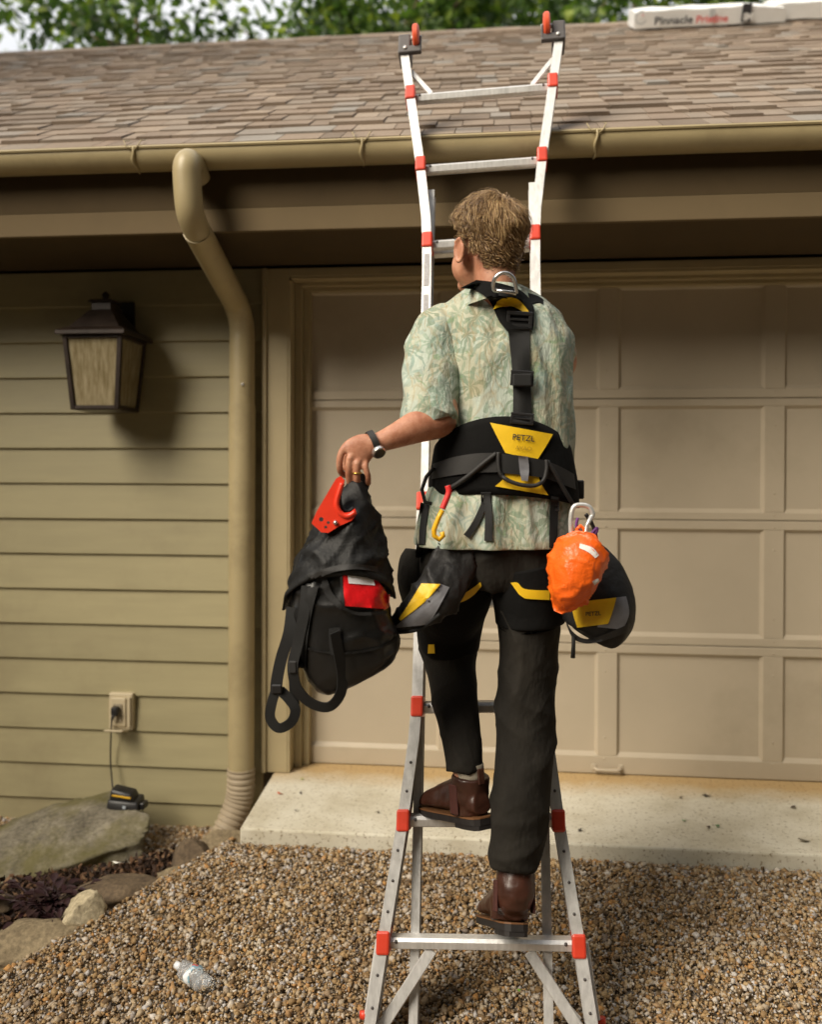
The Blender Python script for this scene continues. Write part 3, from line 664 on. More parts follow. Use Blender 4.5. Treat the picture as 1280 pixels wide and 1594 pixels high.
for a_ in ((817, 1548, -.07, .022, (.16, .42, .03), 'bright green leaf on the gravel between the ladder feet'), (185, 1345, -.08, .024, (.8, .78, .72), 'white scrap lying on the mulch beside the boulder'),
           (436, 1237, SZ, .014, (.6, .16, .08), 'small red leaf on the left end of the concrete apron'), (1117, 1287, SZ, .016, (.04, .30, .09), 'small green leaf on the concrete apron at the right'),
           (1065, 1279, SZ, .013, (.05, .25, .07), 'dark green scrap on the apron left of the other green leaf'), (1103, 1289, SZ, .015, (.07, .05, .03), 'brown leaf bit beside the green leaf on the apron'),
           (903, 1294, SZ, .012, (.06, .05, .04), 'dark speck of leaf on the apron right of the ladder rail'), (1060, 1243, SZ, .012, (.06, .05, .04), 'dark leaf bit high on the apron near the door'),
           (1235, 1258, SZ, .018, (.10, .08, .06), 'grey brown leaf on the apron near the right edge'), (1252, 1310, SZ, .025, (.16, .14, .10), 'dry twiggy leaf at the right front edge of the apron'),
           (468, 1236, SZ, .010, (.05, .045, .04), 'tiny dark bit on the left part of the apron'), (461, 1263, SZ, .010, (.05, .045, .04), 'tiny dark bit near the left front of the apron'),
           (588, 1266, SZ, .012, (.10, .09, .06), 'brown flake on the apron just left of the ladder'), (470, 1214, SZ, .012, (.45, .55, .05), 'yellow green leaf by the door jamb on the apron'),
           (1068, 1350, -.03, .018, (.45, .05, .03), 'red leaf on the gravel in front of the apron'), (1037, 1509, -.08, .016, (.5, .03, .03), 'red leaf on the gravel right of the ladder'),
           (362, 1349, -.02, .022, (.55, .18, .03), 'orange leaf on the gravel below the apron corner'), (982, 1465, -.08, .014, (.30, .45, .12), 'pale green bit on the gravel right of the ladder rail'),
           (1100, 1240, SZ, .02, (.05, .04, .03), 'dark twig bit at the foot of the garage door')):
    scrap(*a_)

# ------------------------------------------------------------------ packs of shingles on the ridge
m_wrap = M('pack_wrap', (.74, .74, .73), .35, .05, 6, bumpk=.25, bscale=18, bdist=.01)
m_dk = M('dark_ink', (.03, .03, .035), .5); m_ri = M('red_ink', (.62, .10, .09), .5); m_gi = M('grey_ink', (.45, .47, .48), .5)
def text_mesh(s, size, bold=0.0):
    cu = bpy.data.curves.new('lettering', 'FONT'); cu.body = s; cu.size = size; cu.offset = bold; cu.resolution_u = 3
    o = bpy.data.objects.new('lettering', cu); C.objects.link(o); dg = bpy.context.evaluated_depsgraph_get(); dg.update()
    me = o.evaluated_get(dg).to_mesh()
    vs_ = [v.co.copy() for v in me.vertices]; fs = [tuple(p.vertices) for p in me.polygons]
    o.evaluated_get(dg).to_mesh_clear(); C.objects.unlink(o); bpy.data.objects.remove(o, do_unlink=True); return vs_, fs
sl = Vector((0, math.cos(PHI), math.sin(PHI))); nr = Vector((0, -math.sin(PHI), math.cos(PHI)))
def onroof(px, py, lift=.02):
    v = ray(px, py); n = nr; p0 = Vector((0, EY, EZ)) + nr * lift; return CAM + v * ((p0 - CAM).dot(n) / v.dot(n))
def pack(px0, px1, py, label, th, ink, dy=0):
    A = onroof(px0, py); B = onroof(px1, py); B.y = A.y; B.z = A.z; wd = B.x - A.x
    T = thing('shingle_pack', (A + B) / 2, label, 'shingle pack', 'shingle packs on the roof')
    ln = .34; vs_ = []; nx, ny = 26, 8
    X = Vector((1, 0, 0))
    def pt(u, v, wz):
        p = A + X * (wd * u) + sl * (ln * v) + nr * (th * wz)
        sag = noise.noise(Vector((p.x * 7, v * 3, wz * 2))) * .008
        end = max(0, (u - .78) / .22) * (.8 + .6 * noise.noise(Vector((u * 30, v * 4, 0)))) + max(0, (.02 - u) / .02) * .2
        return p + nr * (sag - end * .03 * wz + .004) + sl * (end * (.5 - v) * .05)
    for wz in (0, 1):
        for i in range(nx + 1):
            for j in range(ny + 1): vs_.append(pt(i / nx, j / ny, wz))
    o_ = (nx + 1) * (ny + 1); fs = []
    I = lambda w_, i, j: w_ * o_ + i * (ny + 1) + j
    for i in range(nx):
        for j in range(ny): fs += [(I(1, i, j), I(1, i + 1, j), I(1, i + 1, j + 1), I(1, i, j + 1)), (I(0, i, j + 1), I(0, i + 1, j + 1), I(0, i + 1, j), I(0, i, j))]
        fs += [(I(0, i, 0), I(0, i + 1, 0), I(1, i + 1, 0), I(1, i, 0)), (I(1, i, ny), I(1, i + 1, ny), I(0, i + 1, ny), I(0, i, ny))]
    for j in range(ny): fs += [(I(0, 0, j + 1), I(0, 0, j), I(1, 0, j), I(1, 0, j + 1)), (I(0, nx, j), I(0, nx, j + 1), I(1, nx, j + 1), I(1, nx, j))]
    obj('wrapper', vs_, fs, m_wrap, T, True, 40)
    if ink:
        x = .13
        for s, m_, sz in (('Pinnacle', m_dk, .078), ('Pristine', m_ri, .070)):
            tv, tf = text_mesh(s, sz, .002); w_ = max(v.x for v in tv)
            vv = [A + X * (x + v.x) - sl * .022 + nr * (.026 + v.y * .85) for v in tv]
            obj('lettering', vv, tf, m_, T); x += w_ + .02
        for u0, u1, z0, z1, m_ in ((.49, .525, .03, .10, m_gi), (.70, .762, .008, .12, m_dk)):
            f = lambda u, z: pt(u, 0, 0) - sl * .014 + nr * z
            obj('printed_patch', [f(u0, z0), f(u1, z0), f(u1, z1), f(u0, z1)], [(0, 1, 2, 3)], m_, T)
        f = lambda u, z: pt(u, 0, 0) - sl * .022 + nr * z
        tv, tf = text_mesh('IM', .06, .003); obj('lettering', [f(.712, .02) + X * v.x + nr * v.y for v in tv], tf, m_wrap, T)
        # round emblem
        vs2, fs2 = [], []
        for k in range(20):
            a = math.pi * (.35 + 1.5 * k / 19)
            for rr_ in (.033, .042): vs2.append(f(.04, .07) + X * math.cos(a) * rr_ + nr * math.sin(a) * rr_)
            if k: fs2.append((2 * k - 2, 2 * k - 1, 2 * k + 1, 2 * k))
        obj('emblem', vs2, fs2, m_gi, T)
        obj('emblem_flame', [f(.045, .08), f(.055, .075), f(.05, .10)], [(0, 1, 2)], m_ri, T)
    return A, wd
pack(987, 1262, 47, 'white wrapped shingle pack with printed name on the roof ridge', .105, True)
pack(1205, 1470, 33, 'plain white wrapped shingle pack at the right edge of the roof ridge', .10, False)
# ------------------------------------------------------------------ ladder (straight inner rails, outer rails flaring at foot and top)
def lad_px(i): return (1465 - 140.8 * i) / (1 + .0386 * i)
def lad_c(i): return PD(748 + .15 * i, lad_px(i), 2.297 * (1 + .0386 * i))
L0, L9 = lad_c(0), lad_c(9)
LA = (L9 - L0).normalized(); LS = (L9 - L0).length / 9            # axis, rung spacing
LXv = Vector((1, 0, .042)).normalized(); LN = LXv.cross(LA).normalized()   # points into the house (+y)
if LN.y < 0: LN = -LN
def LP(i, x, n=0.0): return L0 + LA * (i * LS) + LXv * x + LN * n
LAD = thing('ladder', LP(-.92, 0), 'telescoping aluminium ladder with red rung caps leaning on the gutter', 'ladder')
HW = [(-.95, .302), (0, .260), (1, .2145), (1.85, .183), (2.3, .1805), (6.7, .1805), (7.15, .184), (8, .2125), (9, .256), (10, .299)]
def hw(i):
    for (a, wa), (b_, wb) in zip(HW, HW[1:]):
        if a <= i <= b_: return wa + (wb - wa) * (i - a) / (b_ - a)
    return HW[-1][1] if i > 10 else HW[0][1]
def channel(name, pts, side, wf, dp, parent, noff=0.0):
    """C-section rail along (i, x): web outside, flanges front and back"""
    th = .004; prof = [(0, -dp / 2), (wf, -dp / 2), (wf, -dp / 2 + th), (th, -dp / 2 + th), (th, dp / 2 - th), (wf, dp / 2 - th), (wf, dp / 2), (0, dp / 2)]
    vs_, fs = [], []; m = len(prof)
    for (i, x) in pts:
        for (a, n) in prof: vs_.append(LP(i, side * (x + wf / 2 - a), n + noff))
    for q in range(len(pts) - 1):
        for j in range(m):
            f = (q * m + j, q * m + (j + 1) % m, (q + 1) * m + (j + 1) % m, (q + 1) * m + j); fs.append(f if side > 0 else f[::-1])
    fs.append(tuple(range(m)) if side < 0 else tuple(range(m - 1, -1, -1))); k = (len(pts) - 1) * m
    fs.append(tuple(k + j for j in (range(m - 1, -1, -1) if side < 0 else range(m))))
    bm = bmesh.new(); bv = [bm.verts.new(v) for v in vs_]
    for f in fs: bm.faces.new([bv[i] for i in f])
    bmesh.ops.recalc_face_normals(bm, faces=bm.faces); bm.verts.index_update()
    out = [v.co.copy() for v in bm.verts], [tuple(v.index for v in f.verts) for f in bm.faces]; bm.free()
    return obj(name, *out, m_alu, parent)
for s in (-1, 1):
    channel('outer_rail', [(-.95, hw(-.95)), (0, hw(0)), (1, hw(1)), (1.7, .189), (2.1, .1815), (2.6, .1805), (3.9, .1805)], s, .031, .078, LAD)
    channel('outer_rail', [(5.2, .1805), (6.6, .1805), (7.0, .183), (7.3, .188), (8, hw(8)), (9, hw(9)), (9.6, hw(9.6))], s, .031, .078, LAD)
    channel('inner_rail', [(-.95, .1795), (2, .1795), (5, .1795), (7.78, .1775)], s, .024, .05, LAD, .046)
    # spare outer strip behind the foot, with its red plug
    bar('guide_strip', LP(-.62, s * (hw(-.62) + .021), .05), LP(-.02, s * (hw(0) + .024), .05), LXv, .012, .03, m_alu, LAD)
    obj('red_plug', *sweep([LP(-.66, s * (hw(-.62) + .030), .05), LP(-.60, s * (hw(-.62) + .030), .05)], .012, 10), m_red, LAD, True)
    # diagonal braces at foot and top
    bar('brace', LP(-.07, s * .130, .0), LP(-.78, s * (hw(-.78) - .012), .0), LXv, .03, .012, m_alu, LAD)
    bar('brace', LP(-.40, s * .19, .03), LP(-.62, s * (hw(-.62) - .03), .03), LXv, .022, .01, m_alu, LAD)
    bar('brace', LP(9.06, s * .182, .0), LP(9.42, s * (hw(9.42) - .012), .0), LXv, .018, .01, m_alu, LAD)
    obox('rubber_foot', LP(-1.0, s * hw(-.95), 0), LXv, LN, LA, .05, .10, .06, m_black, LAD, .008, 2)
m_cap = M('grey_cap', (.07, .062, .06), .5, .1, 20)
for i in range(10):
    x = hw(i)
    prof = []
    c0 = LP(i, -x + .006); c1 = LP(i, x - .006)
    # flat-topped rung: D shaped section swept across
    sec = [(-.018, -.013), (-.02, .006), (-.012, .0135), (.012, .0135), (.02, .006), (.018, -.013), (.010, -.018), (-.010, -.018)]
    ver = Vector((0, 0, 1)); hor = LXv.cross(ver).normalized(); ver = hor.cross(LXv).normalized()
    vs_ = [c0 + hor * a + ver * b_ for a, b_ in sec] + [c1 + hor * a + ver * b_ for a, b_ in sec]
    m = len(sec); fs = [(j, (j + 1) % m, m + (j + 1) % m, m + j) for j in range(m)] + [tuple(range(m - 1, -1, -1)), tuple(range(m, 2 * m))]
    rg = obj('rung', vs_, fs, m_alu, LAD)
    for s in (-1, 1):
        obox('rung_cap', LP(i, s * (x - .001), -.008), LXv, LN, LA, .036, .075, .058, m_red, rg, .006, 2)
    for s in (-1, 1):
        obj('rivet', *sweep([LP(i, s * (x - .034), -.018), LP(i, s * (x - .034), -.0225)], [.0055, .004], 8), m_cap, rg, True)
    if 1 <= i <= 7: bar('rung_tube', LP(i - .0, -.166, .047), LP(i, .166, .047), LN, .03, .028, m_alu, rg)
# top end caps with wheels
m_whl = M('orange_wheel', (.66, .085, .025), .45, .08, 20)
for s in (-1, 1):
    b0 = LP(9.6, s * hw(9.6), 0)
    obox('end_cap', b0 + LA * .035, LXv, LN, LA, .046, .085, .085, m_cap, LAD, .006, 2)
    bk = obox('wheel_bracket', b0 + LA * .0 - LXv * (s * .022) - LN * .042, LXv, LN, LA, .085, .02, .03, m_cap, LAD, .004, 2)
    obox('wheel_fork', b0 + LA * .025 - LXv * (s * .060) - LN * .042, LXv, LN, LA, .007, .024, .06, m_cap, LAD, .003)
    wc = b0 + LA * .055 - LXv * (s * .044) - LN * .04
    wv, wf_ = sweep([wc - LXv * .0125, wc - LXv * .0115, wc - LXv * .006, wc + LXv * .006, wc + LXv * .0115, wc + LXv * .0125], [.032, .042, .048, .048, .042, .032], 24)
    obj('wheel', wv, wf_, m_whl, LAD, True, 40)
    obj('axle', *sweep([wc - LXv * .02, wc + LXv * .02], .008, 10), m_alu, LAD, True)
    obj('bolt', *sweep([b0 - LN * .05 - LXv * (s * .005) + LA * .004, b0 - LN * .056 - LXv * (s * .005) + LA * .004], .007, 8), m_alu, LAD, True)
for s in (-1, 1):
    for i_ in np.arange(-.75, 1.7, .25):     # locking holes with rivets down the flared legs
        obj('rail_rivet', *sweep([LP(i_, s * hw(i_), -.0385), LP(i_, s * hw(i_), -.0415)], [.0045, .0035], 7), m_cap, LAD, True)
m_stick = M('warning_sticker', (.36, .35, .36), .5, .3, 90, stretch=(1, 1, 3))
for i_, h_ in ((6.62, .12), (6.15, .10)):
    obox('sticker', LP(i_, -.181, -.0398), LXv, LN, LA, .017, .0012, h_, m_stick, LAD, 0)
# ------------------------------------------------------------------ the person
def loft(rings, na=40, ns=6, disp=None, cap=True, sup=2.0, fixed=False):
    """rings (px, py, depth, half width px, half depth m) of the photo's outline -> closed tube in the world"""
    R_ = spline(rings, ns); cs = [PD(r[0], r[1], r[2]) for r in R_]; vs_, fs = [], []
    for i, c in enumerate(cs):
        t = (cs[min(i + 1, len(cs) - 1)] - cs[max(i - 1, 0)]).normalized()
        vd = (c - CAM).normalized(); u = t.cross(vd).normalized(); v = u.cross(t).normalized()
        if fixed: u, v = rt, Vector((fw.x, fw.y, 0)).normalized()
        wu = R_[i][3] * R_[i][2] / F; wv = R_[i][4]
        for k in range(na):
            a = 2 * math.pi * k / na; ca, sa_ = math.cos(a), math.sin(a)
            if sup != 2.0: ca = math.copysign(abs(ca) ** (2 / sup), ca); sa_ = math.copysign(abs(sa_) ** (2 / sup), sa_)
            o = u * (ca * wu) + v * (sa_ * wv); p = c + o
            if disp: p = p + o.normalized() * disp(p, a, i / (len(cs) - 1))
            vs_.append(p)
    m = len(cs)
    for i in range(m - 1):
        for k in range(na):
            k2 = (k + 1) % na; fs.append((i * na + k, i * na + k2, (i + 1) * na + k2, (i + 1) * na + k))
    if cap:
        b0 = len(vs_); vs_.append(cs[0]); vs_.append(cs[-1])
        for k in range(na):
            k2 = (k + 1) % na; fs.append((b0, k2, k)); fs.append((b0 + 1, (m - 1) * na + k, (m - 1) * na + k2))
    return vs_, fs
def merge(parts):
    V, Fc = [], []
    for v, f in parts:
        b0 = len(V); V += list(v); Fc += [tuple(i + b0 for i in q) for q in f]
    return V, Fc
def ellipsoid(c, ax, ay, az, r, n=20):
    bm = bmesh.new(); bmesh.ops.create_uvsphere(bm, u_segments=n, v_segments=n // 2 + 2, radius=1); bm.verts.index_update()
    vs_ = [Vector(c) + ax * (v.co.x * r[0]) + ay * (v.co.y * r[1]) + az * (v.co.z * r[2]) for v in bm.verts]
    fs = [tuple(v.index for v in f.verts) for f in bm.faces]; bm.free(); return vs_, fs
def voxel(parts, size, smooth=4):
    """union of closed shapes as one continuous surface"""
    V, Fc = merge(parts); me = mesh('tmp', V, Fc, None)
    bm = bmesh.new(); bm.from_mesh(me); bmesh.ops.recalc_face_normals(bm, faces=bm.faces); bm.to_mesh(me); bm.free()
    o = bpy.data.objects.new('tmp', me); C.objects.link(o)
    m1 = o.modifiers.new('r', 'REMESH'); m1.mode = 'VOXEL'; m1.voxel_size = size
    m2 = o.modifiers.new('s', 'SMOOTH'); m2.iterations = smooth; m2.factor = .5
    dg = bpy.context.evaluated_depsgraph_get(); dg.update(); ev = o.evaluated_get(dg); em = ev.to_mesh()
    n = len(em.vertices); co = np.empty(n * 3, dtype=np.float32); em.vertices.foreach_get('co', co)
    fs = [tuple(p.vertices) for p in em.polygons]; vs_ = [Vector(q) for q in co.reshape(-1, 3).tolist()]
    ev.to_mesh_clear(); C.objects.unlink(o); bpy.data.objects.remove(o, do_unlink=True); bpy.data.meshes.remove(me)
    return vs_, fs
def displace(vf, fn):
    vs_, fs = vf; me = mesh('tmp', vs_, fs, None); nn = [v.normal.copy() for v in me.vertices]; bpy.data.meshes.remove(me)
    return [p + n * fn(p, n) for p, n in zip(vs_, nn)], fs
def bvh(*vfs):
    V, Fc = merge(vfs); return BVHTree.FromPolygons([tuple(v) for v in V], Fc)

# materials
m_skin, t, b = newmat('skin'); v = coords(t); n1 = noisef(t, v, 28, 5); r = ramp(t, [(.3, (.34, .125, .066)), (.5, (.46, .205, .12)), (.72, (.56, .29, .185))]); t.links.new(n1, r.inputs[0]); t.links.new(r.outputs[0], b.inputs['Base Color'])
b.inputs['Roughness'].default_value = .5; b.inputs['Subsurface Weight'].default_value = .12; b.inputs['Subsurface Radius'].default_value = (.012, .004, .002); bump(t, b, noisef(t, v, 240, 4), .5, .002)
m_shirt, t, b = newmat('leaf_print_cotton')
v = coords(t)
base = ramp(t, [(.35, (.36, .365, .265)), (.65, (.46, .46, .355))]); t.links.new(noisef(t, v, 6, 3), base.inputs[0]); o = base.outputs[0]
nb = noisef(t, coords(t, (1, 1, .7)), 8.5, 3, .55, 1.0); rb = ramp(t, [(.50, (0, 0, 0)), (.58, (.55, .55, .55))]); t.links.new(nb, rb.inputs[0]); o = mix(t, rb.outputs[0], o, (.40, .49, .45))           # pale blue clouds
# palm trees: drooping fans of fronds on thin trunks, scattered in two layers
def palms(o, scale, R, seed, col, amt):
    tc = t.nodes.new('ShaderNodeTexCoord'); mp = t.nodes.new('ShaderNodeMapping'); mp.inputs['Location'].default_value = (seed, seed * .7, seed * 1.3)
    t.links.new(tc.outputs['Object'], mp.inputs[0]); vv = mp.outputs[0]
    wn = N(t, 'ShaderNodeTexNoise', i_Scale=22.0, i_Detail=2.0); t.links.new(vv, wn.inputs['Vector'])
    wo = N(t, 'ShaderNodeVectorMath', operation='MULTIPLY_ADD'); t.links.new(wn.outputs['Color'], wo.inputs[0]); wo.inputs[1].default_value = (.03, .03, .03); t.links.new(vv, wo.inputs[2]); vv = wo.outputs[0]
    vo = N(t, 'ShaderNodeTexVoronoi', i_Scale=scale, i_Randomness=.8); t.links.new(vv, vo.inputs['Vector'])
    sb = N(t, 'ShaderNodeVectorMath', operation='SUBTRACT'); t.links.new(vv, sb.inputs[0]); t.links.new(vo.outputs['Position'], sb.inputs[1])
    sp = N(t, 'ShaderNodeSeparateXYZ'); t.links.new(sb.outputs[0], sp.inputs[0])
    def m2(op, a, b_=None, c_=None):
        n_ = N(t, 'ShaderNodeMath', operation=op)
        for q_, v_ in enumerate((a, b_, c_)):
            if v_ is None: continue
            if isinstance(v_, (int, float)): n_.inputs[q_].default_value = v_
            else: t.links.new(v_, n_.inputs[q_])
        return n_.outputs[0]
    x_, z_ = sp.outputs[0], sp.outputs[2]
    zd = m2('ADD', z_, m2('MULTIPLY', m2('MULTIPLY', x_, x_), 16.0))
    r_ = m2('SQRT', m2('ADD', m2('MULTIPLY', x_, x_), m2('MULTIPLY', zd, zd)))
    th_ = m2('ARCTAN2', zd, x_); sn_ = m2('SINE', m2('MULTIPLY_ADD', th_, 8.0, m2('MULTIPLY', wn.outputs[0], 7.0)))
    f_ = m2('SUBTRACT', m2('MULTIPLY_ADD', sn_, .5, .62), m2('DIVIDE', r_, R))
    rl = ramp(t, [(.08, (0, 0, 0)), (.26, (amt,) * 3)]); t.links.new(f_, rl.inputs[0])
    cc_ = N(t, 'ShaderNodeSeparateColor'); t.links.new(vo.outputs['Color'], cc_.inputs[0]); rc2 = ramp(t, col); t.links.new(cc_.outputs[0], rc2.inputs[0])
    tk = m2('SUBTRACT', .0032, m2('ABSOLUTE', m2('MULTIPLY_ADD', z_, .18, x_))); bel = m2('LESS_THAN', z_, -.004)
    rt_ = ramp(t, [(.0, (0, 0, 0)), (.0016, (.6, .6, .6))]); t.links.new(m2('MULTIPLY', tk, bel), rt_.inputs[0])
    o = mix(t, rt_.outputs[0], o, (.29, .21, .10))
    return mix(t, rl.outputs[0], o, rc2.outputs[0])
o = palms(o, 9.0, .062, 3.3, [(0, (.11, .17, .10)), (.5, (.17, .235, .155)), (1, (.165, .25, .215))], .62)
o = palms(o, 12.0, .046, 8.1, [(0, (.15, .22, .15)), (.5, (.20, .29, .20)), (1, (.23, .31, .285))], .5)
nw = noisef(t, coords(t, (1, 1, .45)), 13, 2, .5, .6)
rw = ramp(t, [(.455, (0, 0, 0)), (.475, (.38, .38, .38)), (.487, (.38, .38, .38)), (.505, (0, 0, 0))]); t.links.new(nw, rw.inputs[0]); o = mix(t, rw.outputs[0], o, (.30, .22, .10))          # thin trunks
ng = noisef(t, v, 17, 3, .6, .8); rg = ramp(t, [(.62, (0, 0, 0)), (.68, (.7, .7, .7))]); t.links.new(ng, rg.inputs[0]); o = mix(t, rg.outputs[0], o, (.16, .25, .13))
t.links.new(o, b.inputs['Base Color']); b.inputs['Roughness'].default_value = .85; b.inputs['Sheen Weight'].default_value = .1
bump(t, b, noisef(t, coords(t, (1, 1, .4)), 20, 5, .62), .9, .016)
m_trou = M('charcoal_twill', (.018, .0155, .0122), .9, .35, 9, bumpk=.9, bscale=20, stretch=(1, 1, .5), bdist=.010, spec=.25)
m_boot = M('brown_leather', (.048, .017, .010), .36, .35, 14, bumpk=.35, bscale=60, dirt=(.11, .06, .03), dirtk=.4, bdist=.003)
m_sole = M('boot_sole', (.012, .009, .008), .7, .3, 30); m_welt = M('welt', (.16, .07, .025), .6)
m_web = M('black_webbing', (.006, .0057, .0054), .75, .2, 60, bumpk=.5, bscale=700, bdist=.001)
m_pad = M('black_padding', (.0042, .004, .0038), .9, .3, 20, bumpk=.5, bscale=40, bdist=.004, spec=.2)
m_webg = M('charcoal_webbing', (.018, .0165, .0155), .65, .2, 50, bumpk=.4, bscale=500, bdist=.001)
m_gold = M('yellow_fabric', (.80, .50, .012), .5, .06, 25, bumpk=.3, bscale=40, bdist=.002, dirt=(.5, .30, .02), dirtk=.3)
m_greyf = M('grey_fabric', (.17, .17, .185), .6, .15, 25, bumpk=.3, bscale=60)
m_steel = M('steel', (.62, .61, .60), .25, .1, 20, metal=.9)

PS = thing('person', PD(770, 1456, 2.29), 'person in leaf-print shirt and dark trousers climbing the ladder, back to camera', 'person')
# ---- skeleton of the body as one continuous surface
HY = math.radians(36)
hf = (fw * math.cos(HY) - rt * math.sin(HY)); hu = (Vector((0, 0, 1)) - hf * .0 - fw * .10).normalized(); hf = (hf - hu * hf.dot(hu)).normalized(); hr = hf.cross(hu)
HO = PD(757, 386, 2.28)
def hp(x, y, z): return HO + hr * x + hf * y + hu * z
def head_parts():
    return [ellipsoid(hp(0, -.012, .034), hr, hf, hu, (.0725, .0935, .083), 28), ellipsoid(hp(0, .035, -.035), hr, hf, hu, (.062, .066, .083), 24),
            ellipsoid(hp(0, .068, -.092), hr, hf, hu, (.034, .032, .024), 16), ellipsoid(hp(-.032, .045, -.045), hr, hf, hu, (.034, .045, .05), 16), ellipsoid(hp(.032, .045, -.045), hr, hf, hu, (.034, .045, .05), 16),
            ellipsoid(hp(0, .085, .022), hr, hf, hu, (.042, .014, .013), 16), ellipsoid(hp(0, .108, -.022), hr, hf, hu, (.013, .018, .022), 14), ellipsoid(hp(0, .096, .004), hr, hf, hu, (.009, .013, .026), 12),
            ellipsoid(hp(0, .096, -.060), hr, hf, hu, (.024, .008, .0075), 12), ellipsoid(hp(0, .094, -.072), hr, hf, hu, (.021, .008, .007), 12),
            sweep([hp(0, -.03, -.03), hp(0, -.035, -.075), hp(.002, -.045, -.13), hp(.004, -.055, -.19)], [.056, .054, .056, .060], 24)]
def ear(s):
    c = hp(s * .0775, .012, -.014); out = hr * s; bk = (-hf * .8 + out * .6).normalized()
    ring = [c + hu * (math.cos(a) * .030) + (bk * .010) + hf * (math.sin(a) * .017) * (1 if math.sin(a) > 0 else 1.0) + out * .006 for a in np.linspace(-.3, 2 * math.pi - 1.0, 16)]
    return [ellipsoid(c + out * .003, (hf * .95 - out * .35).normalized(), (out * .95 + hf * .35).normalized(), hu, (.018, .0075, .031), 16), sweep(ring, .0048, 8), ellipsoid(c - bk * .0 + out * .008 - hf * .012, (hf * .8 - out * .6).normalized(), (out * .8 + hf * .6).normalized(), hu, (.012, .005, .029), 14), ellipsoid(c - hu * .026 + out * .006, hf, out, hu, (.007, .005, .008), 10)]
arm_L = loft([(676, 505, 2.30, 30, .05), (672, 560, 2.26, 30, .048), (675, 605, 2.215, 28, .044), (686, 636, 2.195, 27, .042), (684, 655, 2.178, 26, .042), (653, 663, 2.15, 26, .040), (615, 679, 2.125, 19.5, .030), (590, 689, 2.115, 16, .024), (573, 695, 2.11, 18, .021)], 28, 6)
arm_R = loft([(852, 510, 2.36, 28, .05), (868, 535, 2.45, 25, .046), (877, 562, 2.56, 21, .042), (874, 574, 2.64, 18, .036), (860, 572, 2.72, 14, .028), (850, 566, 2.77, 12, .024)], 24, 6)
palm = [loft([(582, 690, 2.112, 16, .020), (568, 696, 2.108, 22, .018), (556, 704, 2.104, 25, .016), (547, 712, 2.102, 24, .014)], 24, 5)]
def finger(ch, r):
    pts = sm([PD(*c) for c in ch], 5); n = len(pts)
    return [sweep(pts, [r * (1 - .22 * i / (n - 1)) for i in range(n)], 12), ellipsoid(pts[-1], Vector((1, 0, 0)), Vector((0, 1, 0)), Vector((0, 0, 1)), (r * .8,) * 3, 10), ellipsoid(pts[5], Vector((1, 0, 0)), Vector((0, 1, 0)), Vector((0, 0, 1)), (r * 1.06,) * 3, 10)]
F_IDX = [(548, 702, 2.103), (535, 700, 2.098), (529, 716, 2.100), (530, 733, 2.112), (538, 740, 2.135), (546, 735, 2.150)]
F_MID = [(554, 710, 2.103), (545, 714, 2.092), (543, 735, 2.096), (545, 752, 2.110), (551, 756, 2.132), (556, 748, 2.148)]
F_RNG = [(562, 714, 2.103), (556, 722, 2.091), (556, 741, 2.095), (557, 756, 2.110), (561, 758, 2.131), (565, 750, 2.147)]
F_PNK = [(570, 716, 2.105), (569, 727, 2.095), (573, 741, 2.098), (573, 751, 2.112), (574, 752, 2.130), (574, 745, 2.143)]
F_THB = [(570, 702, 2.118), (556, 700, 2.134), (543, 704, 2.146), (536, 716, 2.150), (537, 728, 2.150)]
hand = palm + finger(F_IDX, .0098) + finger(F_MID, .0100) + finger(F_RNG, .0094) + finger(F_PNK, .0084) + finger(F_THB, .0108)
# right hand closed round the right rail
rc = LP(5.45, .1805); gd = LXv
def rfinger(k, r):
    a0 = rc + LA * (.036 - k * .022); pts = [a0 + LXv * (.030 * math.cos(q) + .004) + LN * (.052 * math.sin(q)) for q in np.linspace(-1.9, 2.6, 9)]
    return sweep(pts, r, 10)
hand_R = [rfinger(k, .0095 - .0005 * k) for k in range(4)] + [ellipsoid(rc - LN * .052 + LXv * .006, LXv, LN, LA, (.026, .018, .048), 18), sweep([rc - LN * .05 + LA * .04, rc - LN * .05 - LXv * .02 + LA * .07, rc - LN * .03 - LXv * .035 + LA * .085], [.012, .011, .008], 10)]
wrist_R = [sweep([PD(850, 566, 2.77), rc - LN * .06], [.026, .026], 14)]
torso_b = loft([(772, 462, 2.31, 30, .04), (774, 500, 2.31, 72, .07), (785, 560, 2.29, 84, .09), (785, 690, 2.27, 84, .10), (775, 800, 2.27, 92, .11), (770, 880, 2.28, 88, .10)], 28, 5, None, True, 2.0, True)
legL_b = loft([(715, 870, 2.28, 40, .07), (700, 955, 2.45, 36, .06), (700, 1000, 2.47, 33, .055), (716, 1110, 2.40, 26, .045), (727, 1215, 2.285, 20, .036)], 20, 5)
legR_b = loft([(818, 870, 2.28, 42, .08), (822, 1000, 2.28, 36, .07), (818, 1110, 2.28, 32, .055), (803, 1370, 2.23, 22, .04)], 20, 5)
body = voxel(head_parts() + ear(-1) + ear(1) + [arm_L, arm_R, torso_b, legL_b, legR_b] + hand + hand_R + wrist_R, .0036, 3)
BODY = obj('body', *body, m_skin, PS, True)
m_eye = M('eye', (.75, .73, .70), .2, .02); m_iris = M('iris', (.05, .07, .08), .2)
for s in (-1, 1):
    e = obj('eye', *ellipsoid(hp(s * .031, .073, .0), hr, hf, hu, (.012, .012, .012), 14), m_eye, BODY, True)
    obj('iris', *ellipsoid(hp(s * .031, .0835, .0), hr, hf, hu, (.0055, .002, .0055), 10), m_iris, e if False else BODY, True)
m_nail = M('nail', (.60, .33, .25), .3)
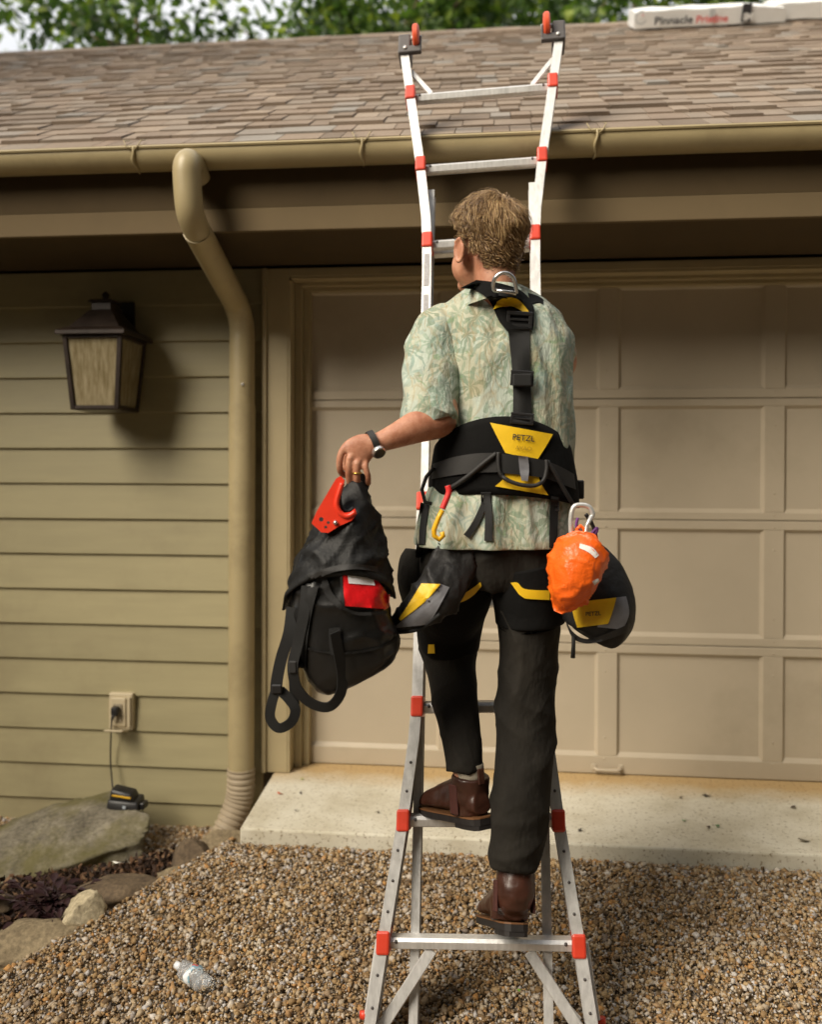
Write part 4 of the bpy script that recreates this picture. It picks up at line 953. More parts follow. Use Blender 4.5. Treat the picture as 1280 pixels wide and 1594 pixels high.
# ---- hair: a cap and many tapered locks flowing from the crown
m_hair, t, b = newmat('brown_hair'); g = N(t, 'ShaderNodeNewGeometry'); r = ramp(t, [(0, (.09, .046, .018)), (.35, (.22, .125, .052)), (.7, (.40, .25, .11)), (1, (.60, .42, .21))]); t.links.new(g.outputs['Random Per Island'], r.inputs[0]); t.links.new(r.outputs[0], b.inputs['Base Color']); b.inputs['Roughness'].default_value = .38
def scalp(d, off=0.0):
    """point on the scalp in direction d (head axes)"""
    return hp(0, -.012, .030) + hr * (d.x * (.075 + off)) + hf * (d.y * (.096 + off)) + hu * (d.z * (.088 + off) if d.z > 0 else d.z * (.125 + off))
def hairy(d):
    if d.y > .62 and d.z < .55: return False
    if d.y > .40 and d.z < .30: return False
    low = -.86 if d.y < -.35 else (-.38 if d.y < -.08 else (-.10 if d.y < .16 else -.36))
    return d.z > low
cap_v, cap_f = [], []
bm = bmesh.new(); bmesh.ops.create_icosphere(bm, subdivisions=5, radius=1); keep = {}
for f in bm.faces:
    if all(hairy(v.co) for v in f.verts):
        for v in f.verts:
            if v.index not in keep: keep[v.index] = len(cap_v); cap_v.append(scalp(v.co.normalized(), .007 + noise.noise(v.co * 7) * .004))
        cap_f.append(tuple(keep[v.index] for v in f.verts))
bm.free()
HAIR = obj('hair', cap_v, cap_f, M('hair_base', (.11, .058, .025), .6), PS, True)
crown = Vector((.05, -.50, .86)).normalized(); hv, hfc = [], []
k = 0
while k < 17000:
    d = Vector((rnd.gauss(0, 1), rnd.gauss(0, 1), rnd.gauss(0, 1))).normalized()
    if not hairy(d): continue
    k += 1
    away = (d - crown * d.dot(crown))
    away = away.normalized() if away.length > 1e-3 else Vector((1, 0, 0))
    swirl = crown.cross(d); swirl = swirl.normalized() if swirl.length > 1e-3 else Vector((0, 1, 0))
    clump = noise.noise_vector(d * 4.2); flow = (away + swirl * .55 + clump * .5 + Vector((0, 0, -.15))).normalized()
    L_ = rnd.uniform(.34, .62) * (1.15 if d.z > .1 else .62); n = 5; lift = rnd.uniform(.002, .010) + .008 * max(0, noise.noise(d * 4.0 + Vector((4, 0, 0)))) + (.008 if d.z > .3 else 0)
    if k % 14 == 0: lift += rnd.uniform(.004, .012); L_ *= 1.25
    pts = []; dd = d.copy()
    for i in range(n):
        u = i / (n - 1); pts.append(scalp(dd, .003 + lift * math.sin(.35 + 2.0 * u) + (.005 * u if d.z > .2 else -.004 * u)))
        fl = flow + noise.noise_vector(dd * 4 + Vector((1, 2, 3))) * .3; fl = fl - dd * fl.dot(dd); dd = (dd + fl * (L_ / n)).normalized()
    w_ = rnd.uniform(.0005, .0011); b0 = len(hv)
    for i, p in enumerate(pts):
        t_ = (pts[min(i + 1, n - 1)] - pts[max(i - 1, 0)]).normalized(); nr_ = (p - HO).normalized(); sd_ = t_.cross(nr_).normalized(); ww = w_ * (1 - (i / (n - 1)) ** 2 * .9)
        hv += [p - sd_ * ww, p + nr_ * ww * .8, p + sd_ * ww]
    for i in range(n - 1):
        a = b0 + i * 3; hfc += [(a, a + 1, a + 4, a + 3), (a + 1, a + 2, a + 5, a + 4), (a + 2, a, a + 3, a + 5)]
tag(obj('hair_locks', hv, hfc, m_hair, HAIR, True), kind='stuff')

# ---- shirt
def shirt_fold(p, a, u):
    q = Vector((p.x * 15, p.y * 15, p.z * 4.5)); f = 1 - abs(noise.noise(q + Vector((3, 0, 0)))) * 2
    return f * .012 - .004 + noise.noise(Vector((p.x * 34, p.y * 34, p.z * 13))) * .0035
def shirt_fold2(p, a, u):
    q = Vector((p.x * 9 + p.z * 7, p.y * 12, p.z * 9)); f = 1 - abs(noise.noise(q)) * 2
    return f * .011 - .004 + noise.noise(Vector((p.x * 30, p.y * 30, p.z * 22))) * .003
S_T = [(772, 446, 2.315, 36, .05), (773, 457, 2.315, 54, .066), (774, 472, 2.315, 76, .084), (776, 490, 2.31, 95, .100), (782, 522, 2.305, 103, .118), (788, 570, 2.295, 100, .128), (790, 615, 2.29, 99, .128), (790, 660, 2.285, 100, .124), (786, 705, 2.28, 103, .120), (780, 750, 2.28, 106, .122), (773, 790, 2.28, 113, .135), (769, 825, 2.28, 119, .145), (768, 846, 2.28, 121, .148), (768, 847, 2.28, 117, .143), (768, 830, 2.28, 112, .135)]
shirt_vf = loft(S_T, 110, 9, shirt_fold, True, 2.2, True)
SHIRT = obj('shirt', *shirt_vf, m_shirt, PS, True)
slL = loft([(712, 492, 2.315, 18, .05), (697, 500, 2.31, 27, .06), (679, 522, 2.29, 38, .066), (671, 562, 2.26, 43, .068), (672, 603, 2.225, 44, .068), (671, 636, 2.20, 42, .068), (667, 652, 2.19, 41, .068), (667, 653, 2.19, 37, .06), (671, 630, 2.205, 33, .05)], 72, 9, shirt_fold2)
obj('sleeve', *slL, m_shirt, SHIRT, True)
slR = loft([(832, 500, 2.33, 20, .06), (848, 510, 2.37, 25, .066), (862, 528, 2.44, 27, .062), (869, 548, 2.51, 25, .058), (870, 554, 2.53, 23, .054), (868, 549, 2.52, 20, .045)], 60, 8, shirt_fold2)
obj('sleeve', *slR, m_shirt, SHIRT, True)
cn_ = [hp(0, -.048, -.135)]; col_v, col_f = [], []
na = 48
for i, (rr_, dz) in enumerate(((.070, -.012), (.066, .018), (.0645, .032), (.068, .033), (.074, .012), (.079, -.012))):
    for k in range(na):
        a = 2 * math.pi * k / na; q = HO + fw * -.036 + Vector((0, 0, -.158)) + rt * (math.cos(a) * rr_ * 1.0) + fw * (math.sin(a) * rr_ * 1.0) + Vector((0, 0, dz + (.012 * -math.sin(a))))
        col_v.append(q + Vector((0, 0, noise.noise(q * 30) * .003)) + rt * .022)
for i in range(5):
    for k in range(na): col_f.append((i * na + k, i * na + (k + 1) % na, (i + 1) * na + (k + 1) % na, (i + 1) * na + k))
collar_vf = (col_v, col_f); obj('collar', col_v, col_f, m_shirt, SHIRT, True)
# ---- trousers
trou = voxel([loft([(768, 815, 2.28, 100, .115), (768, 850, 2.28, 104, .125), (767, 885, 2.285, 103, .125), (766, 905, 2.29, 92, .11)], 40, 5),
              loft([(715, 850, 2.275, 52, .115), (706, 900, 2.31, 60, .112), (698, 950, 2.42, 50, .095), (697, 995, 2.46, 45, .085), (706, 1060, 2.43, 38, .075), (716, 1130, 2.36, 34, .066), (722, 1180, 2.31, 31, .058), (723, 1203, 2.295, 30.5, .056)], 40, 6),
              loft([(818, 850, 2.28, 58, .12), (822, 915, 2.28, 55, .118), (824, 980, 2.285, 50, .105), (822, 1060, 2.285, 47, .094), (818, 1140, 2.275, 47, .088), (813, 1220, 2.26, 46, .084), (806, 1290, 2.245, 43, .078), (801, 1340, 2.235, 38, .066), (800, 1352, 2.232, 36, .062)], 40, 6)], .0055, 5)
kn = PD(826, 1085, 2.21); k2_ = PD(712, 1015, 2.40); cf = PD(803, 1325, 2.19)
def rid(q, k=4): return (1 - min(1, abs(noise.noise(q)) * 1.6)) ** k
def trou_fold(p, n):
    ex = 0
    for c_, a_, b_, r_, am in ((kn, .62, .78, .15, .0042), (k2_, -.2, .95, .10, .0035), (cf, -.35, .9, .08, .005)):
        d_ = p - c_; s_ = d_.dot(rt) * a_ + d_.dot(up) * b_ + noise.noise(p * 6) * .055
        ex += am * math.exp(-d_.length_squared / (r_ * r_)) * (1 - 2 * abs(math.sin(s_ * 34)))
    q = Vector((p.x * 7 + p.z * 4, p.y * 7, p.z * 6)); f = 1 - abs(noise.noise(q)) * 2
    q2 = Vector((p.x * 16 - p.z * 9, p.y * 16, p.z * 14))
    q = Vector((p.x * 5 + p.z * 3.2, p.y * 4, p.z * 3.4)); return rid(q, 5) * .010 + rid(q2 * .7, 6) * .002 - .004 + ex
trou = displace(trou, trou_fold)
TR = obj('trousers', *trou, m_trou, PS, True)
# ---- boots
def boot(heel, toe, ank, top, w0, label=None):
    heel, toe, ank, top = map(Vector, (heel, toe, ank, top)); ax = (toe - heel); L_ = ax.length; ax.normalize()
    upv = (top - (heel + ax * .06)).normalized(); sd_ = ax.cross(upv).normalized(); upv = sd_.cross(ax).normalized()
    prof = [(-.005, .028, .056), (.02, .036, .072), (.07, .038, .078), (.13, .042, .072), (.19, .047, .056), (.235, .047, .044), (.268, .040, .034), (.285, .022, .020)]
    k = L_ / .285; na = 28; vs_, fs = [], []
    P_ = spline(prof, 4)
    for (s, w_, h_) in P_:
        for j in range(na):
            a = 2 * math.pi * j / na; ca, sn_ = math.cos(a), math.sin(a)
            z = h_ * (sn_ if sn_ > 0 else sn_ * .35); vs_.append(heel + ax * (s * k) + sd_ * (ca * w_) + upv * (.03 + .35 * h_ + z * .85))
    m = len(P_)
    for i in range(m - 1):
        for j in range(na): fs.append((i * na + j, i * na + (j + 1) % na, (i + 1) * na + (j + 1) % na, (i + 1) * na + j))
    fs += [tuple(range(na - 1, -1, -1)), tuple((m - 1) * na + j for j in range(na))]
    shaft = sweep(sm([heel + ax * .065 * k + upv * .03, heel + ax * .062 * k + upv * .08, ank, top], 5), [.050] * 6 + [.049] * 5 + [.051] * 5, 24)
    up_ = voxel([(vs_, fs), shaft], .0035, 6)
    up_ = displace(up_, lambda p, n: noise.noise(p * 42) * .0022)
    B = obj('boot', *up_, m_boot, PS, True)
    def slab(z0, z1, grow, name, mat, heelblock=False):
        out = []
        for (s, w_, h_) in P_:
            out.append((s * k, w_ + grow))
        left = [heel + ax * s + sd_ * w_ for s, w_ in out]; right = [heel + ax * s - sd_ * w_ for s, w_ in out][::-1]
        ring = [heel + ax * (-.014 * k) + sd_ * .016] + left + [heel + ax * (.292 * k)] + right + [heel + ax * (-.014 * k) - sd_ * .016]
        n = len(ring); vv = [p + upv * z0 for p in ring] + [p + upv * z1 for p in ring]
        ff = [tuple(range(n - 1, -1, -1)), tuple(range(n, 2 * n))] + [(i, (i + 1) % n, n + (i + 1) % n, n + i) for i in range(n)]
        return obj(name, *bevel_mesh(vv, ff, .0), mat, B)
    slab(.010, .026, .002, 'sole', m_sole); slab(.0265, .030, .0035, 'welt', m_welt)
    hb = [heel + ax * s + sd_ * w_ for s, w_ in ((-.012, .02), (-.004, .03), (.03, .037), (.075, .037), (.075, -.037), (.03, -.037), (-.004, -.03), (-.012, -.02))]
    n = 8; obj('heel', [p + upv * -.002 for p in hb] + [p + upv * .0095 for p in hb], [tuple(range(7, -1, -1)), tuple(range(8, 16))] + [(i, (i + 1) % n, n + (i + 1) % n, n + i) for i in range(n)], m_sole, B)
    for s in (-1, 1):     # elastic side gussets
        c = ank + sd_ * (s * .0495); obox('gusset', c + ax * .002, ax, sd_, upv, .034, .006, .075, M('gusset', (.06, .014, .009), .8, .2, 80), B, .002)
    obox('pull_tab', top - ax * .047 + upv * .0, ax, sd_, upv, .006, .02, .04, m_boot, B, .002)
    return B
boot(PD(752, 1289, 2.235), PD(668, 1268, 2.455), PD(731, 1240, 2.29), PD(733, 1206, 2.29), .05)
boot(PD(803, 1456, 2.175), PD(762, 1441, 2.435), PD(801, 1395, 2.215), PD(803, 1355, 2.235), .05)
obj('sock', *loft([(731, 1188, 2.295, 22, .042), (732, 1212, 2.29, 23, .044)], 24, 3), M('grey_sock', (.30, .26, .20), .9, .2, 30, bumpk=.5, bscale=200), PS, True)
# watch and ring
WT = thing('wrist_watch', PD(578, 690, 2.095), 'steel wrist watch with dark strap on the left wrist', 'watch')
wa, wb = PD(588, 688, 2.115), PD(574, 693.5, 2.11); tx = (wb - wa).normalized(); wc = wa * .55 + wb * .45
u_ = (tx.cross(fw)).normalized(); v_ = u_.cross(tx).normalized(); pts = []
for i in range(25):
    a = 2 * math.pi * i / 24; pts.append((wc + u_ * (math.cos(a) * .0305) + v_ * (math.sin(a) * .0285)))
vs_, fs = [], []
for p in pts[:-1]:
    o_ = (p - wc).normalized(); vs_ += [p - tx * .008, p + tx * .008, p + tx * .008 + o_ * .003, p - tx * .008 + o_ * .003]
for i in range(24):
    j = (i + 1) % 24
    for q in range(4): fs.append((i * 4 + q, i * 4 + (q + 1) % 4, j * 4 + (q + 1) % 4, j * 4 + q))
obj('strap', vs_, fs, m_webg, WT, True, 40)
dn = (u_ * -.55 - v_ * .85); dn = (-u_ * (1 if u_.z > 0 else -1) * .75 - v_ * (1 if v_.dot(fw) > 0 else -1) * .66).normalized()
q = wc + dn * .031
obj('case', *sweep([q - dn * .002, q + dn * .003, q + dn * .008, q + dn * .0095], [.017, .0185, .0175, .015], 24), m_steel, WT, True, 35)
obj('dial', *sweep([q + dn * .0094, q + dn * .0102], [.0145, .0145], 24), M('watch_dial', (.03, .03, .03), .2), WT, True, 35)
rp = [Vector(p) for p in (PD(*F_RNG[1]), PD(*F_RNG[2]))]; rc_ = rp[0] * .25 + rp[1] * .75; rx = (rp[1] - rp[0]).normalized(); ru = rx.cross(fw).normalized(); rv_ = ru.cross(rx)
tag(obj('finger_ring', *sweep([rc_ + ru * (math.cos(a) * .0104) + rv_ * (math.sin(a) * .0104) for a in np.linspace(0, 2 * math.pi, 21)], .0019, 8, False), M('gold', (.55, .38, .08), .3, .1, 20, metal=.9), None, True), 'gold ring on the ring finger of the left hand', 'ring')
# ------------------------------------------------------------------ climbing harness
HN = thing('climbing_harness', PD(785, 780, 2.2), 'black and yellow full body climbing harness worn by the person', 'harness')
# waist belt: padded band, higher at the back
def belt_band(hwt, hwb, dpt, dpb, topf, botf, th, nv=10, nth=96, cx=lambda v: 783 + 2 * v, d=2.278):
    vs_, fs = [], []
    for lay in (1, 0):
        for j in range(nv + 1):
            v = j / nv
            for i in range(nth):
                a = 2 * math.pi * i / nth; ca, sn_ = math.cos(a), math.sin(a); back = max(0, -sn_)
                yt, yb = topf(back, ca), botf(back, ca); py = yt + (yb - yt) * v
                c = PD(cx(v), py, d); bulge = .004 * math.sin(v * math.pi)
                hw_ = (hwt + (hwb - hwt) * v) * d / F; dp_ = dpt + (dpb - dpt) * v
                p = c + rt * (ca * (hw_ + bulge)) + fw * (sn_ * (dp_ + bulge)) 
                o_ = (rt * ca + fw * sn_).normalized(); vs_.append(p + o_ * (0 if lay else -th) + o_ * noise.noise(p * 14) * .003)
    R_ = (nv + 1) * nth
    for j in range(nv):
        for i in range(nth):
            i2 = (i + 1) % nth; a, b_, c_, d_ = j * nth + i, j * nth + i2, (j + 1) * nth + i2, (j + 1) * nth + i
            fs.append((a, d_, c_, b_)); fs.append((R_ + a, R_ + b_, R_ + c_, R_ + d_))
    for i in range(nth):
        i2 = (i + 1) % nth; fs.append((i, i2, R_ + i2, R_ + i)); k_ = nv * nth; fs.append((k_ + i2, k_ + i, R_ + k_ + i, R_ + k_ + i2))
    return vs_, fs
belt_vf = belt_band(108, 117, .132, .140, lambda b_, c: 706 - 52 * b_ ** 1.3 + 5 * c, lambda b_, c: 784 - 14 * b_ + 7 * c, .012)
obj('waist_belt', *belt_vf, m_pad, HN, True)
BV = bvh(shirt_vf, slL, slR, trou, belt_vf, collar_vf)
def cast(px, py, bv, off, dflt):
    v = ray(px, py); h = bv.ray_cast(CAM, v.normalized()); 
    if h[0] is None: return CAM + v * dflt, dflt
    d_ = (h[0] - CAM).dot(fw); return CAM + v * (d_ - off), d_
def ribbon(name, A, B, th, mat, parent, n=16, m=5, off=.002, bv=None, lo=None, hi=None, smooth=True):
    """strip between photo outlines A and B, laid on the surface under it, with thickness"""
    bv = bv or BV; A_ = spline(A, 8); B_ = spline(B, 8)
    def samp(S, u): k = u * (len(S) - 1); i = min(int(k), len(S) - 2); return S[i] + (S[i + 1] - S[i]) * (k - i)
    grid = [[samp(A_, i / n) * (1 - j / m) + samp(B_, i / n) * (j / m) for j in range(m + 1)] for i in range(n + 1)]
    dep = np.zeros((n + 1, m + 1)); last = 2.16
    for i in range(n + 1):
        for j in range(m + 1):
            h = bv.ray_cast(CAM, ray(*grid[i][j]).normalized()); dep[i, j] = (h[0] - CAM).dot(fw) if h[0] is not None else np.nan
    med = np.nanmedian(dep) if np.isfinite(dep).any() else 2.16
    dep = np.where(np.isfinite(dep), dep, med)
    if lo: dep = np.clip(dep, med - lo, med + (hi or lo))
    for _ in range(2 if smooth else 0):
        q = np.pad(dep, 1, 'edge'); sm_ = (q[:-2, 1:-1] + q[2:, 1:-1] + q[1:-1, :-2] + q[1:-1, 2:]) / 4; dep = np.minimum(dep, .5 * dep + .5 * sm_)
    vs_ = []
    for lay in (0, 1):
        for i in range(n + 1):
            for j in range(m + 1): vs_.append(PD(grid[i][j][0], grid[i][j][1], dep[i, j] - off - (th if lay == 0 else 0)))
    R_ = (n + 1) * (m + 1); I = lambda l, i, j: l * R_ + i * (m + 1) + j; fs = []
    for i in range(n):
        for j in range(m): fs += [(I(0, i, j), I(0, i, j + 1), I(0, i + 1, j + 1), I(0, i + 1, j)), (I(1, i + 1, j), I(1, i + 1, j + 1), I(1, i, j + 1), I(1, i, j))]
        fs += [(I(0, i, 0), I(0, i + 1, 0), I(1, i + 1, 0), I(1, i, 0)), (I(1, i, m), I(1, i + 1, m), I(0, i + 1, m), I(0, i, m))]
    for j in range(m): fs += [(I(0, 0, j + 1), I(0, 0, j), I(1, 0, j), I(1, 0, j + 1)), (I(0, n, j), I(0, n, j + 1), I(1, n, j + 1), I(1, n, j))]
    o_ = obj(name, vs_, fs, mat, parent, True, 40); return o_, (vs_, fs)
def path_on(pts, bv, off):
    S = spline(pts, 6); out = []; last = None
    for s in S:
        h = bv.ray_cast(CAM, ray(s[0], s[1]).normalized()); d_ = (h[0] - CAM).dot(fw) if h[0] is not None else last or 2.16
        if last and abs(d_ - last) > .05: d_ = last
        last = d_; out.append(PD(s[0], s[1], d_ - off))
    return out
def letters(s, px, py, hpx, ang, bv, mat, parent, off=.0012, bold=.0):
    tv, tf = text_mesh(s, 1.0, bold); w_ = max(v.x for v in tv); ca, sn_ = math.cos(ang), math.sin(ang); vs_ = []
    for v in tv:
        x = (v.x - w_ / 2) * hpx * 1.35; y = v.y * hpx * 1.35; X, Y = px + x * ca + y * sn_, py + x * sn_ - y * ca
        vs_.append(cast(X, Y, bv, off, 2.14)[0])
    return obj('lettering', vs_, tf, mat, parent)
yoke, yv = ribbon('back_yoke', [(716, 449), (742, 453), (763, 470), (776, 498), (790, 516)], [(742, 436), (778, 441), (812, 453), (831, 478), (830, 514)], .008, m_pad, HN, 24, 10)
ribbon('shoulder_strap', [(826, 474), (838, 470), (846, 474)], [(822, 456), (836, 460), (846, 466)], .006, m_pad, HN, 8, 4)
BV2 = bvh(collar_vf, shirt_vf, slL, slR, trou, belt_vf, yv)
strap, sv_ = ribbon('back_strap', [(791, 512), (796, 560), (799, 610), (798, 656)], [(825, 512), (825, 560), (827, 610), (829, 662)], .004, m_web, HN, 24, 4, bv=BV2)
BV3 = bvh(collar_vf, shirt_vf, slL, slR, trou, belt_vf, yv, sv_)
ribbon('yellow_tab', [(768, 482), (780, 478), (800, 478), (824, 492)], [(774, 470), (786, 464), (806, 466), (823, 484)], .003, m_gold, HN, 16, 4, bv=BV3)
def buckle(px, py, w_, h_, ang, parent, name='strap_buckle', mat=None, off=.004, tz=.006):
    c, d_ = cast(px, py, BV3, off, 2.15); k = d_ / F
    ax = (rt * math.cos(ang) - up * math.sin(ang)); az = (up * math.cos(ang) + rt * math.sin(ang))
    fr = obox(name, c + az * (h_ * .38 * k), ax, fw, az, w_ * k, tz, h_ * .24 * k, mat or m_black, parent, .0015)
    for q, dx, dz, sw, sh in (('buckle_bar', 0, -.38, 1, .24), ('buckle_bar', -.43, 0, .14, .55), ('buckle_bar', .43, 0, .14, .55), ('buckle_bar', 0, 0, .74, .16)):
        obox(q, c + ax * (dx * w_ * k) + az * (dz * h_ * k), ax, fw, az, w_ * sw * k, tz, h_ * sh * k, mat or m_black, fr, .0012)
buckle(809, 498, 40, 26, .06, HN); buckle(813, 589, 36, 24, .06, HN); buckle(813, 652, 36, 18, .08, HN)
box_c, d_ = cast(813, 592, BV3, .012, 2.15)
obox('strap_roll', box_c, rt, fw, up, 30 * d_ / F, .014, 20 * d_ / F, m_web, HN, .004, 2)
dr = [(770, 453), (768, 444), (771, 433), (780, 426), (790, 426), (799, 433), (803, 445), (804, 457)]
dd_ = cast(790, 458, BV3, 0, 2.2)[1] - .014
obj('back_ring', *sweep(sm([PD(x, y, dd_ - .02 * max(0, (457 - y) / 30)) for x, y in dr], 5), .0052, 10), m_steel, HN, True)
obj('ring_bar', *sweep([PD(769, 452, dd_), PD(804, 457, dd_)], .0055, 10), m_steel, HN, True)
ribbon('ring_web', [(776, 460), (778, 446)], [(800, 464), (800, 449)], .007, m_web, HN, 6, 4, off=.008, bv=BV3)
# belt decoration
pt, pv_ = ribbon('yellow_patch', [(763, 658), (775, 682), (787, 705)], [(861, 676), (849, 697), (836, 717)], .0025, m_gold, HN, 12, 14, off=.003)
p2_, pv2 = ribbon('yellow_patch', [(787, 733), (783, 746), (771, 757)], [(838, 738), (842, 752), (854, 771)], .0025, m_gold, HN, 8, 10, off=.003)
BV4 = bvh(pv_, pv2, belt_vf)
letters('PETZL', 815, 686, 9.5, .10, BV4, m_dk, pt, .0035, .012); letters('AVAO', 815, 701, 7, .10, BV4, M('faded_print', (.42, .27, .02), .6), pt, .0035)
ribbon('belt_webbing', [(674, 722), (705, 712), (740, 706), (775, 705)], [(672, 746), (705, 740), (740, 736), (775, 735)], .004, m_webg, HN, 18, 4, off=.003)
ribbon('belt_webbing', [(776, 706), (800, 708), (826, 712), (850, 717)], [(776, 736), (800, 738), (826, 741), (850, 744)], .006, m_web, HN, 14, 4, off=.006)
ribbon('belt_webbing', [(851, 718), (870, 725), (894, 738)], [(851, 745), (870, 752), (897, 762)], .004, m_webg, HN, 12, 4, off=.003)
BV5 = bvh(belt_vf, pv_, pv2, shirt_vf, trou)
ribbon('grey_tab', [(807, 709), (809, 730), (812, 748)], [(822, 711), (824, 730), (822, 749)], .009, m_greyf, HN, 10, 4, off=.010, bv=BV5)
for pts in ([(776, 704), (777, 730), (785, 744), (808, 754), (832, 756), (846, 748), (851, 732), (851, 716)], ):
    obj('gear_loop', *sweep(path_on(pts, BV5, .014), .0052, 8), m_webg, HN, True)
obj('gear_loop', *sweep(path_on([(773, 706), (752, 722), (728, 742), (704, 758), (697, 757)], BV5, .012), .006, 8), m_webg, HN, True)
obj('gear_loop', *sweep(path_on([(852, 718), (866, 740), (880, 765), (894, 788)], BV5, .012), .006, 8), m_webg, HN, True)
obj('gear_loop', *sweep([PD(x, y, 2.22) for x, y in ((676, 728), (664, 742), (657, 762), (662, 782), (676, 784))], .005, 8), m_webg, HN, True)
for A, B in (([(752, 768), (755, 800), (754, 842)], [(763, 768), (766, 800), (767, 842)]), ([(750, 782), (736, 812), (722, 832)], [(757, 790), (744, 818), (730, 838)]), ([(858, 772), (856, 810), (855, 856)], [(870, 774), (869, 812), (868, 858)]), ([(655, 782), (650, 820), (647, 868)], [(668, 786), (663, 822), (660, 868)])):
    ribbon('leg_strap', A, B, .003, m_web, HN, 12, 3, off=.004, bv=BV5)
for px, py in ((757, 776), (863, 786)): buckle(px, py, 16, 20, 0, HN)
obox('side_buckle', PD(903, 762, 2.27), rt, fw, up, .018, .03, .05, m_black, HN, .003)
# padded leg loops
LL = loft([(712, 880, 2.30, 64, .124), (704, 920, 2.35, 62, .118), (700, 960, 2.43, 54, .104), (699, 1000, 2.465, 49, .094), (699, 1001, 2.465, 44, .085)], 56, 6, lambda p, a, u: noise.noise(p * 16) * .004)
LR = loft([(816, 880, 2.28, 62, .126), (822, 915, 2.28, 58.5, .125), (824, 945, 2.283, 55.5, .119), (825, 966, 2.285, 54, .115), (825, 967, 2.285, 49, .10)], 56, 6, lambda p, a, u: noise.noise(p * 16) * .004)
obj('leg_loop', *LL, m_pad, HN, True); obj('leg_loop', *LR, m_pad, HN, True)
BV6 = bvh(LL, LR, trou)
ribbon('yellow_band', [(695, 934), (715, 928), (735, 916), (748, 906)], [(702, 940), (722, 936), (738, 926), (750, 912)], .003, m_gold, HN, 12, 3, off=.003, bv=BV6)
ribbon('yellow_band', [(795, 907), (806, 907), (818, 917), (856, 919)], [(808, 925), (815, 930), (822, 932), (856, 934)], .003, m_gold, HN, 14, 3, off=.003, bv=BV6)
ribbon('yellow_tag', [(667, 1003), (666, 1017)], [(676, 1003), (677, 1017)], .004, m_gold, HN, 4, 3, off=.003, bv=BV6)
# ------------------------------------------------------------------ hanging gear
def crumple(k, s=22, s2=50): return lambda p, a, u: (1 - abs(noise.noise(p * s)) * 2) * k + noise.noise(p * s2) * k * .35
def crumple2(k, s=22): return lambda p, a, u: (1 - abs(noise.noise(Vector((p.x * s, p.y * s, p.z * s * .5)))) * 2) * k
# left pouch
LPq = thing('tool_pouch', PD(670, 985, 2.16), 'black tool pouch with yellow and grey panel on the left hip', 'pouch', 'tool pouches on the harness')
lp = loft([(706, 832, 2.205, 24, .015), (708, 852, 2.19, 33, .026), (704, 884, 2.175, 37, .036), (688, 914, 2.155, 41, .048), (662, 940, 2.15, 35, .046), (635, 961, 2.152, 24, .034), (612, 974, 2.155, 13, .02), (594, 980, 2.16, 5, .01)], 48, 8, lambda p, a, u: (rid(Vector((p.x * 10 + p.z * 9, p.y * 9, p.z * 6)), 5) * .022 + rid(p * 21, 6) * .009 - .012) * (1.05 - u), True, 2.4)
m_pch = M('charcoal_nylon', (.013, .012, .0115), .6, .3, 16, bumpk=.7, bscale=22, bdist=.008, spec=.35)
obj('pouch_body', *lp, m_pch, LPq, True); BL = bvh(lp)
ribbon('grey_panel', [(700, 914), (684, 944), (668, 972)], [(684, 908), (650, 944), (612, 978)], .0015, m_greyf, LPq, 14, 10, off=.002, bv=BL)
BLg = bvh(lp)
ribbon('yellow_panel', [(686, 909), (662, 936), (624, 966)], [(656, 908), (640, 934), (621, 963)], .002, m_gold, LPq, 12, 8, off=.0042, bv=BL)
obj('rim_strap', *sweep(path_on([(594, 983), (625, 984), (655, 978), (685, 956)], BL, .004), .005, 6), m_web, LPq, True)
# dark pouch behind the left hip
BPq = loft([(642, 855, 2.30, 10, .02), (640, 875, 2.30, 17, .05), (640, 905, 2.30, 19, .06), (645, 935, 2.30, 16, .05), (650, 945, 2.3, 10, .03)], 32, 6, crumple2(.004))
tag(obj('side_pouch', *BPq, m_trou, None, True), 'small plain black pouch behind the left hip', 'pouch', 'tool pouches on the harness')
# right pouch
RP = thing('tool_pouch', PD(930, 1000, 2.2), 'black tool pouch with yellow front panel on the right hip', 'pouch', 'tool pouches on the harness')
rp_ = loft([(905, 850, 2.24, 18, .02), (917, 872, 2.23, 32, .045), (927, 900, 2.22, 44, .06), (932, 932, 2.21, 52, .068), (930, 958, 2.21, 54, .068), (927, 976, 2.215, 48, .062), (922, 986, 2.22, 34, .045)], 56, 8, crumple2(.006, 15), True, 2.4)
obj('pouch_body', *rp_, m_pch, RP, True); BR = bvh(rp_)
ribbon('grey_panel', [(944, 932), (937, 958), (930, 976)], [(975, 928), (980, 955), (970, 980)], .0015, m_greyf, RP, 10, 8, off=.002, bv=BR)
yp, ypv = ribbon('yellow_panel', [(889, 938), (893, 958), (899, 977)], [(960, 930), (954, 952), (947, 971)], .002, m_gold, RP, 12, 12, off=.0042, bv=BR)
letters('PETZL', 924, 958, 6.5, -.06, bvh(ypv), m_dk, yp, .0015, .012)
ribbon('base_trim', [(880, 962), (893, 984), (920, 994), (982, 970)], [(883, 975), (895, 996), (925, 1001), (978, 984)], .003, m_webg, RP, 16, 3, off=.003, bv=BR)
obj('pull_cord', *sweep([PD(893, 990, 2.14), PD(893, 1005, 2.14), PD(892, 1024, 2.14)], [.005, .005, .006], 7), m_web, RP, True)
